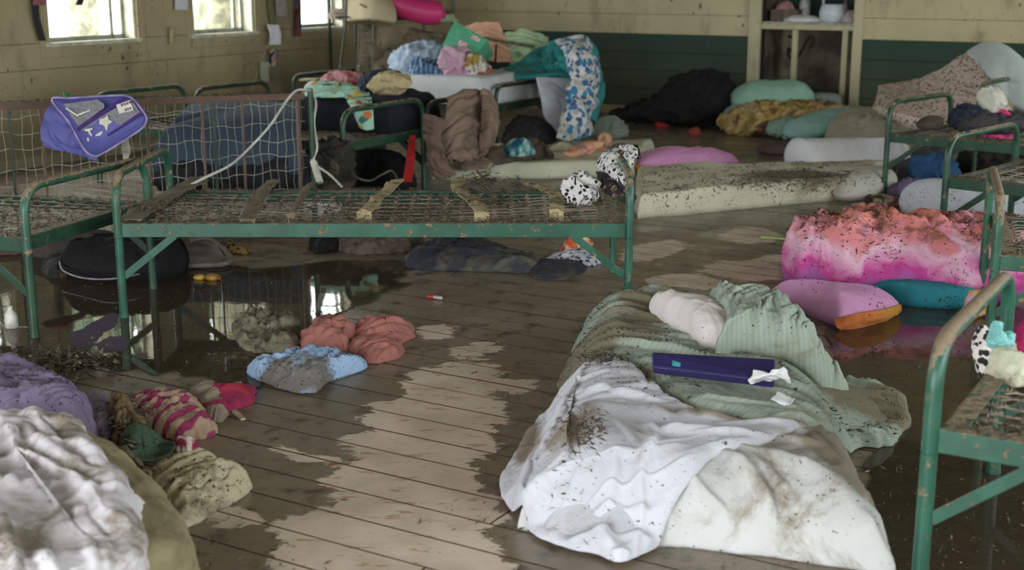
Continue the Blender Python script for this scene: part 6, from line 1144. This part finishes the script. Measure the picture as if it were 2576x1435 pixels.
sheet('tag', [[DP(158, 234, 5.95), DP(176, 234, 5.95)], [DP(162, 246, 5.9), DP(178, 246, 5.9)]], plain('bright_green_tag', (60, 176, 110), .5), og, 6, 5, (), .004)
o = upr('cloth', [[(310, 350, 6.1), (322, 348, 6.1)], [(306, 380, 6.08), (326, 382, 6.08)], [(312, 398, 6.05), (322, 398, 6.05)]], cloth('white_knotted_rag', (186, 178, 160), .3), 'small knotted rag hanging below the purple bag', 'rag', 183, [(.02, .02, .05, 0)], .02, 14, 20)
# spotted cloth on the middle cot's right end
ps = thing('scarf', 'black and white spotted cloth draped over the right end bar of the middle cot', 'clothing', DP(1520, 470, 5.3))
M_sp1 = cloth('black_floral_white', (222, 218, 218), .2, speck=.3, pat=('floral', [(28, 26, 38), (36, 30, 36)], 46, .34)); M_sp2 = cloth('dark_leopard_print', (40, 34, 38), .2, speck=.2, pat=('floral', [(150, 120, 96), (110, 86, 66), (30, 28, 40)], 34, .36))
sheet('upper_drape', [[DP(1545, 372, 5.6), DP(1570, 364, 5.5), DP(1600, 372, 5.4), DP(1606, 392, 5.35)], [DP(1515, 390, 5.5), DP(1545, 395, 5.35), DP(1568, 400, 5.25), DP(1586, 412, 5.2)], [DP(1500, 425, 5.45), DP(1530, 430, 5.28), DP(1560, 440, 5.15), DP(1582, 450, 5.1)], [DP(1512, 440, 5.4), DP(1535, 450, 5.25), DP(1560, 462, 5.12), DP(1585, 470, 5.05)]], M_sp1, ps, 60, 50, [(.035, .05, .4, 20), (.015, .03, .15, 60)], .014, 184)
sheet('dark_fold', [[DP(1500, 432, 5.4), DP(1540, 440, 5.25), DP(1582, 452, 5.08)], [DP(1508, 462, 5.3), DP(1545, 475, 5.15), DP(1586, 490, 5.02)], [DP(1520, 485, 5.2), DP(1550, 500, 5.08), DP(1584, 512, 4.99)]], M_sp2, ps, 50, 40, [(.03, .05, .3, 30)], .016, 185)
sheet('top_fold', [[DP(1530, 372, 5.62), DP(1562, 362, 5.55), DP(1605, 366, 5.5)], [DP(1532, 398, 5.48), DP(1562, 385, 5.4), DP(1612, 390, 5.36)]], M_sp2, ps, 40, 24, [(.02, .03, .2, 20)], .014, 186)
onbed('scarf', [(1424, 478, .42), (1440, 456, .46), (1475, 448, .47), (1500, 460, .45), (1498, 485, .4), (1470, 505, .37), (1440, 500, .37)], .10, None, 'crumpled white spotted cloth lying on the springs of the middle cot', 'clothing', 187, Y=5.25, D=.07, cr=(.03, .05), mat=M_sp1, wr=[(.03, .04, .12, 30)], z=.36)
# ================================================================== wall hangings left, closet shelf
M_bl = plain('black_webbing', (22, 20, 22), .6)
def LWp(px, py, off=.02): a, z = WL(px, py); return R(a, off, z)
def wallstrip(name, pxs, wpx, m, lab, cat, off=.03):
    rows = [[LWp(a - wpx / 2, b, off), LWp(a + wpx / 2, b, off + .01)] for a, b in pxs]
    o = sheet(name, rows, m, None, 10, 24, [(.01, .02, .1, 0)], .006, 3); props(o, lab, cat); return o
wallstrip('strap', [(75, -20), (80, 20), (86, 60), (98, 102)], 15, M_bl, 'black strap hanging on the wall left of the leftmost window', 'strap')
wallstrip('strap', [(210, -30), (203, -5), (197, 12)], 14, M_bl, 'short black strap end at the top of the leftmost window', 'strap', -.0)
wallstrip('ribbon', [(84, -20), (86, -5), (84, 12)], 30, cloth('dusty_pink_bow', (150, 88, 96), .2), 'dusty pink cloth above the black strap', 'cloth', .05)
wallstrip('paper', [(446, -25), (448, 0), (449, 25)], 30, plain('white_card', (206, 208, 210), .6, .03), 'white paper pinned to the wall between the first two windows', 'paper')
wallstrip('paper', [(698, -20), (700, 15), (702, 42)], 26, plain('pinkish_grey_card', (158, 148, 142), .6, .05), 'pinkish grey paper hanging right of the middle window', 'paper')
wallstrip('ribbon', [(741, -25), (741, 20), (741, 55), (740, 92)], 15, cloth('many_coloured_ribbon', (90, 50, 36), .1, pat=('cloud', [(.38, (60, 34, 24)), (.46, (140, 70, 50)), (.54, (50, 70, 110)), (.62, (60, 60, 40))], 7)), 'narrow multicoloured ribbon on the wall left of the rightmost window', 'ribbon')
wallstrip('ribbon', [(672, -20), (674, 20), (682, 68)], 12, cloth('grey_green_tape', (110, 108, 80), .2), 'grey green tape hanging beside the middle window', 'ribbon')
wallstrip('cloth', [(672, 62), (678, 85), (677, 112)], 26, cloth('clean_white_rag', (222, 224, 232), .03, speck=0), 'white rag hanging below the middle window jamb', 'cloth', .06)
wallstrip('cloth', [(655, 155), (652, 180), (656, 205)], 18, cloth('greyish_white_rag', (176, 176, 160), .1), 'greyish white rag hanging above a cot end bar', 'cloth', .05)
wallstrip('ribbon', [(670, 122), (676, 145), (669, 168)], 14, cloth('red_blue_scrap', (40, 40, 70), .1, pat=('cloud', [(.42, (30, 34, 64)), (.5, (190, 180, 170)), (.56, (170, 70, 50))], 14)), 'small red, white and navy ornament on the wall', 'ornament', .05)
wallstrip('tape', [(422, 68), (423, 90), (422, 110)], 7, plain('yellowish_tape', (176, 164, 110), .6), 'short yellowish tape on the wall between the first two windows', 'tape')
o = MB().tube([LWp(668, 92, .06), LWp(630, 160, .10), LWp(596, 228, .16)], .003, 5).build('string', plain('tan_string', (170, 156, 118), .7)); props(o, 'tan string running down from the white rag', 'string')
def BWp(px, off, z): b, _ = WB(px, 60); return R(-off, b, z)
Zs = SZ + .0205
jug = thing('kettle', 'white handled jug on the closet shelf', 'jug', BWp(2080, .2, Zs)); c_ = BWp(2080, .2, Zs)
MB().lathe(c_, [(.105, 0), (.125, .02), (.13, .08), (.115, .135), (.105, .15)], 24).build('body', plain('pale_blue_white_plastic', (216, 222, 236), .35, .03), jug)
hp_ = [c_ + E2 * -.10 + Z3(.13), c_ + E2 * -.105 + Z3(.235), c_ + E2 * .10 + Z3(.235), c_ + E2 * .105 + Z3(.13)]
MB().tube(fillet(hp_, .03, 5), .012, 8).build('handle', plain('pale_grey_handle', (196, 200, 212), .35), jug)
def shelf_item(name, px, off, prof, col, lab, cat): 
    o = MB().lathe(BWp(px, off, Zs), prof, 18).build(name, plain(name + '_col', col, .4)); props(o, lab, cat)
shelf_item('bottle', 2112, .15, [(.03, 0), (.032, .1), (.02, .16), (.012, .2)], (120, 92, 96), 'slim pinkish bottle right of the white jug', 'bottle')
shelf_item('jar', 1990, .35, [(.05, 0), (.05, .16), (.03, .19), (.042, .21), (.03, .25), (.002, .26)], (196, 200, 196), 'pale rounded jar at the back of the closet shelf', 'jar')
def shelf_cloth(name, pxs, off0, h, col, lab, cat, seed):
    P_ = [BWp(a, o_, Zs) for a, o_ in pxs]; o = soft(name, P_, h, cloth(name + '_c%d' % seed, col, .05), z0=Zs, p=2.2, world=True, seed=seed, wr=[(.01, .04, .1, 20)], n=80, m=20); props(o, lab, cat)
shelf_cloth('cloth', [(1966, .10), (2036, .10), (2046, .22), (1990, .32), (1962, .2)], 0, .05, (222, 222, 226), 'white cloth at the front of the closet shelf', 'cloth', 190)
shelf_cloth('cup', [(2116, .06), (2140, .06), (2146, .14), (2120, .16)], 0, .10, (196, 170, 176), 'small pinkish bundle at the right end of the closet shelf', 'bundle', 191)
o = MB().box(BWp(1922, .15, Zs), E2 * .24, -E1 * .2, Z3(.10)).build('carton', plain('brown_card', (122, 100, 84), .7), smooth=False, bevel=.004); props(o, 'low brown carton at the left end of the closet shelf', 'carton')
shelf_cloth('cloth', [(1925, .22), (1962, .22), (1968, .34), (1930, .38)], 0, .15, (196, 140, 140), 'dusty pink cloth on the brown carton', 'cloth', 192)
# dark cables below the shelf
o = MB().tube([tuple(q) for q in crom([BWp(1955, .3, .74), BWp(1980, .3, .70), BWp(1972, .28, .60), BWp(1958, .3, .63), BWp(1962, .3, .55), BWp(1985, .3, .57), BWp(2010, .3, .74), BWp(2022, .3, .70), BWp(2012, .3, .64)], 60)], .012, 6).build('cable', M_bl); props(o, 'tangled black cable hanging under the closet shelf', 'cable')
o = soft('bundle', [BWp(1925, .05, 0), BWp(2000, .05, 0), BWp(2005, .3, 0), BWp(1930, .3, 0)], .20, cloth('black_red_bundle', (40, 24, 34), .2), world=True, seed=193, p=2.4, n=80, m=20); props(o, 'dark bundle on the closet floor', 'bundle')
o = soft('bundle', [BWp(2030, .15, 0), BWp(2120, .15, 0), BWp(2120, .26, 0), BWp(2030, .26, 0)], .12, cloth('black_silt', (40, 36, 30), .4), world=True, seed=194, p=2.4, n=80, m=20); props(o, 'low dark heap on the closet floor at right', 'bundle')
# ================================================================== loose litter
def okfloor(x, y): 
    return True
pts = []
while len(pts) < 2600:
    px, py = RNG.uniform(-50, 2600), RNG.uniform(300, 1480); g = G(px, py)
    ra, rb = (g - CORNER).dot(E1), (g - CORNER).dot(E2)
    if ra > .1 and rb > .12 and fbm(g.x * 2.2 + 9, g.y * 2.2 + 4, 77, 3) > .50: pts.append(Vector((g.x, g.y, .004 + RNG.random() * .003)))
fl_ = bits('floor_litter', pts, [M_chipA, M_chipB, M_chipA], .007, None, 'fine plant litter scattered over the muddy floor', 'litter')
bits('twig_heap', [Vector((G(170 + RNG.normal() * 55, 928 + RNG.normal() * 16)[:2] + (.01 + RNG.random() * .05,))) for _ in range(420)], [M_chipA, M_chipB, M_chipC], .02, None, 'dark twigs and leaf litter beside the purple blanket', 'litter')
bits('twig_heap', [G(330 + RNG.normal() * 28, 1060 + RNG.normal() * 34, .06) for _ in range(160)], [M_chipA, M_chipB], .014, None, 'twigs and leaves on the olive rag', 'litter')
liton('mud_litter', m4, 1960, 452, 110, 14, 900, .15, 'dark mud crumbs on the cream mattress', .012)
liton('mud_litter', mt, 1470, 1080, 26, 26, 260, .225, 'mud crumbs on the lavender white sheet, near side', .008)
liton('mud_litter', mt, 1500, 898, 34, 9, 220, .205, 'mud crumbs where the two sheets meet', .009)
liton('mud_litter', mt, 2150, 985, 50, 40, 160, .19, 'mud crumbs on the sage sheet spilling to the right', .007) if False else None
for a, b, c, d, lab in ((1235, 940, 1262, 930, 'bent dry twig beyond the pink and magenta cloths'),):
    pass
for px, py, lab in ((598, 1046, 'small pale stick beside the magenta cloth'),):
    o = MB().bar(G(px - 10, py - 12, .01), G(px + 14, py + 10, .01), .016, .008).build('stick', plain('pale_stick', (190, 176, 140), .7), smooth=False, bevel=.002); props(o, lab, 'stick')
o = puff('bundle', [(385, 452), (400, 408), (470, 398), (560, 404), (650, 398), (752, 404), (762, 440), (740, 470), (560, 474), (420, 470)], 7.0, .16, cloth('black_soaked_bedding', (26, 26, 34), .2, ms=5, mc=(70, 58, 42), speck=.4), None, 201, (.05, .10), 0, .2, 180, 30); props(o, 'black soaked bedding on the floor below the slate blue mattress', 'bundle')
o = puff('bundle', [(782, 468), (784, 400), (806, 372), (840, 368), (868, 392), (872, 440), (868, 470)], 7.15, .14, cloth('dark_grey_clutter', (46, 42, 36), .35, ms=6, speck=.4), None, 202, (.05, .08), 0, .2, 120, 24); props(o, 'dark grey wet clothes under the navy mattress, behind the white plug', 'bundle')
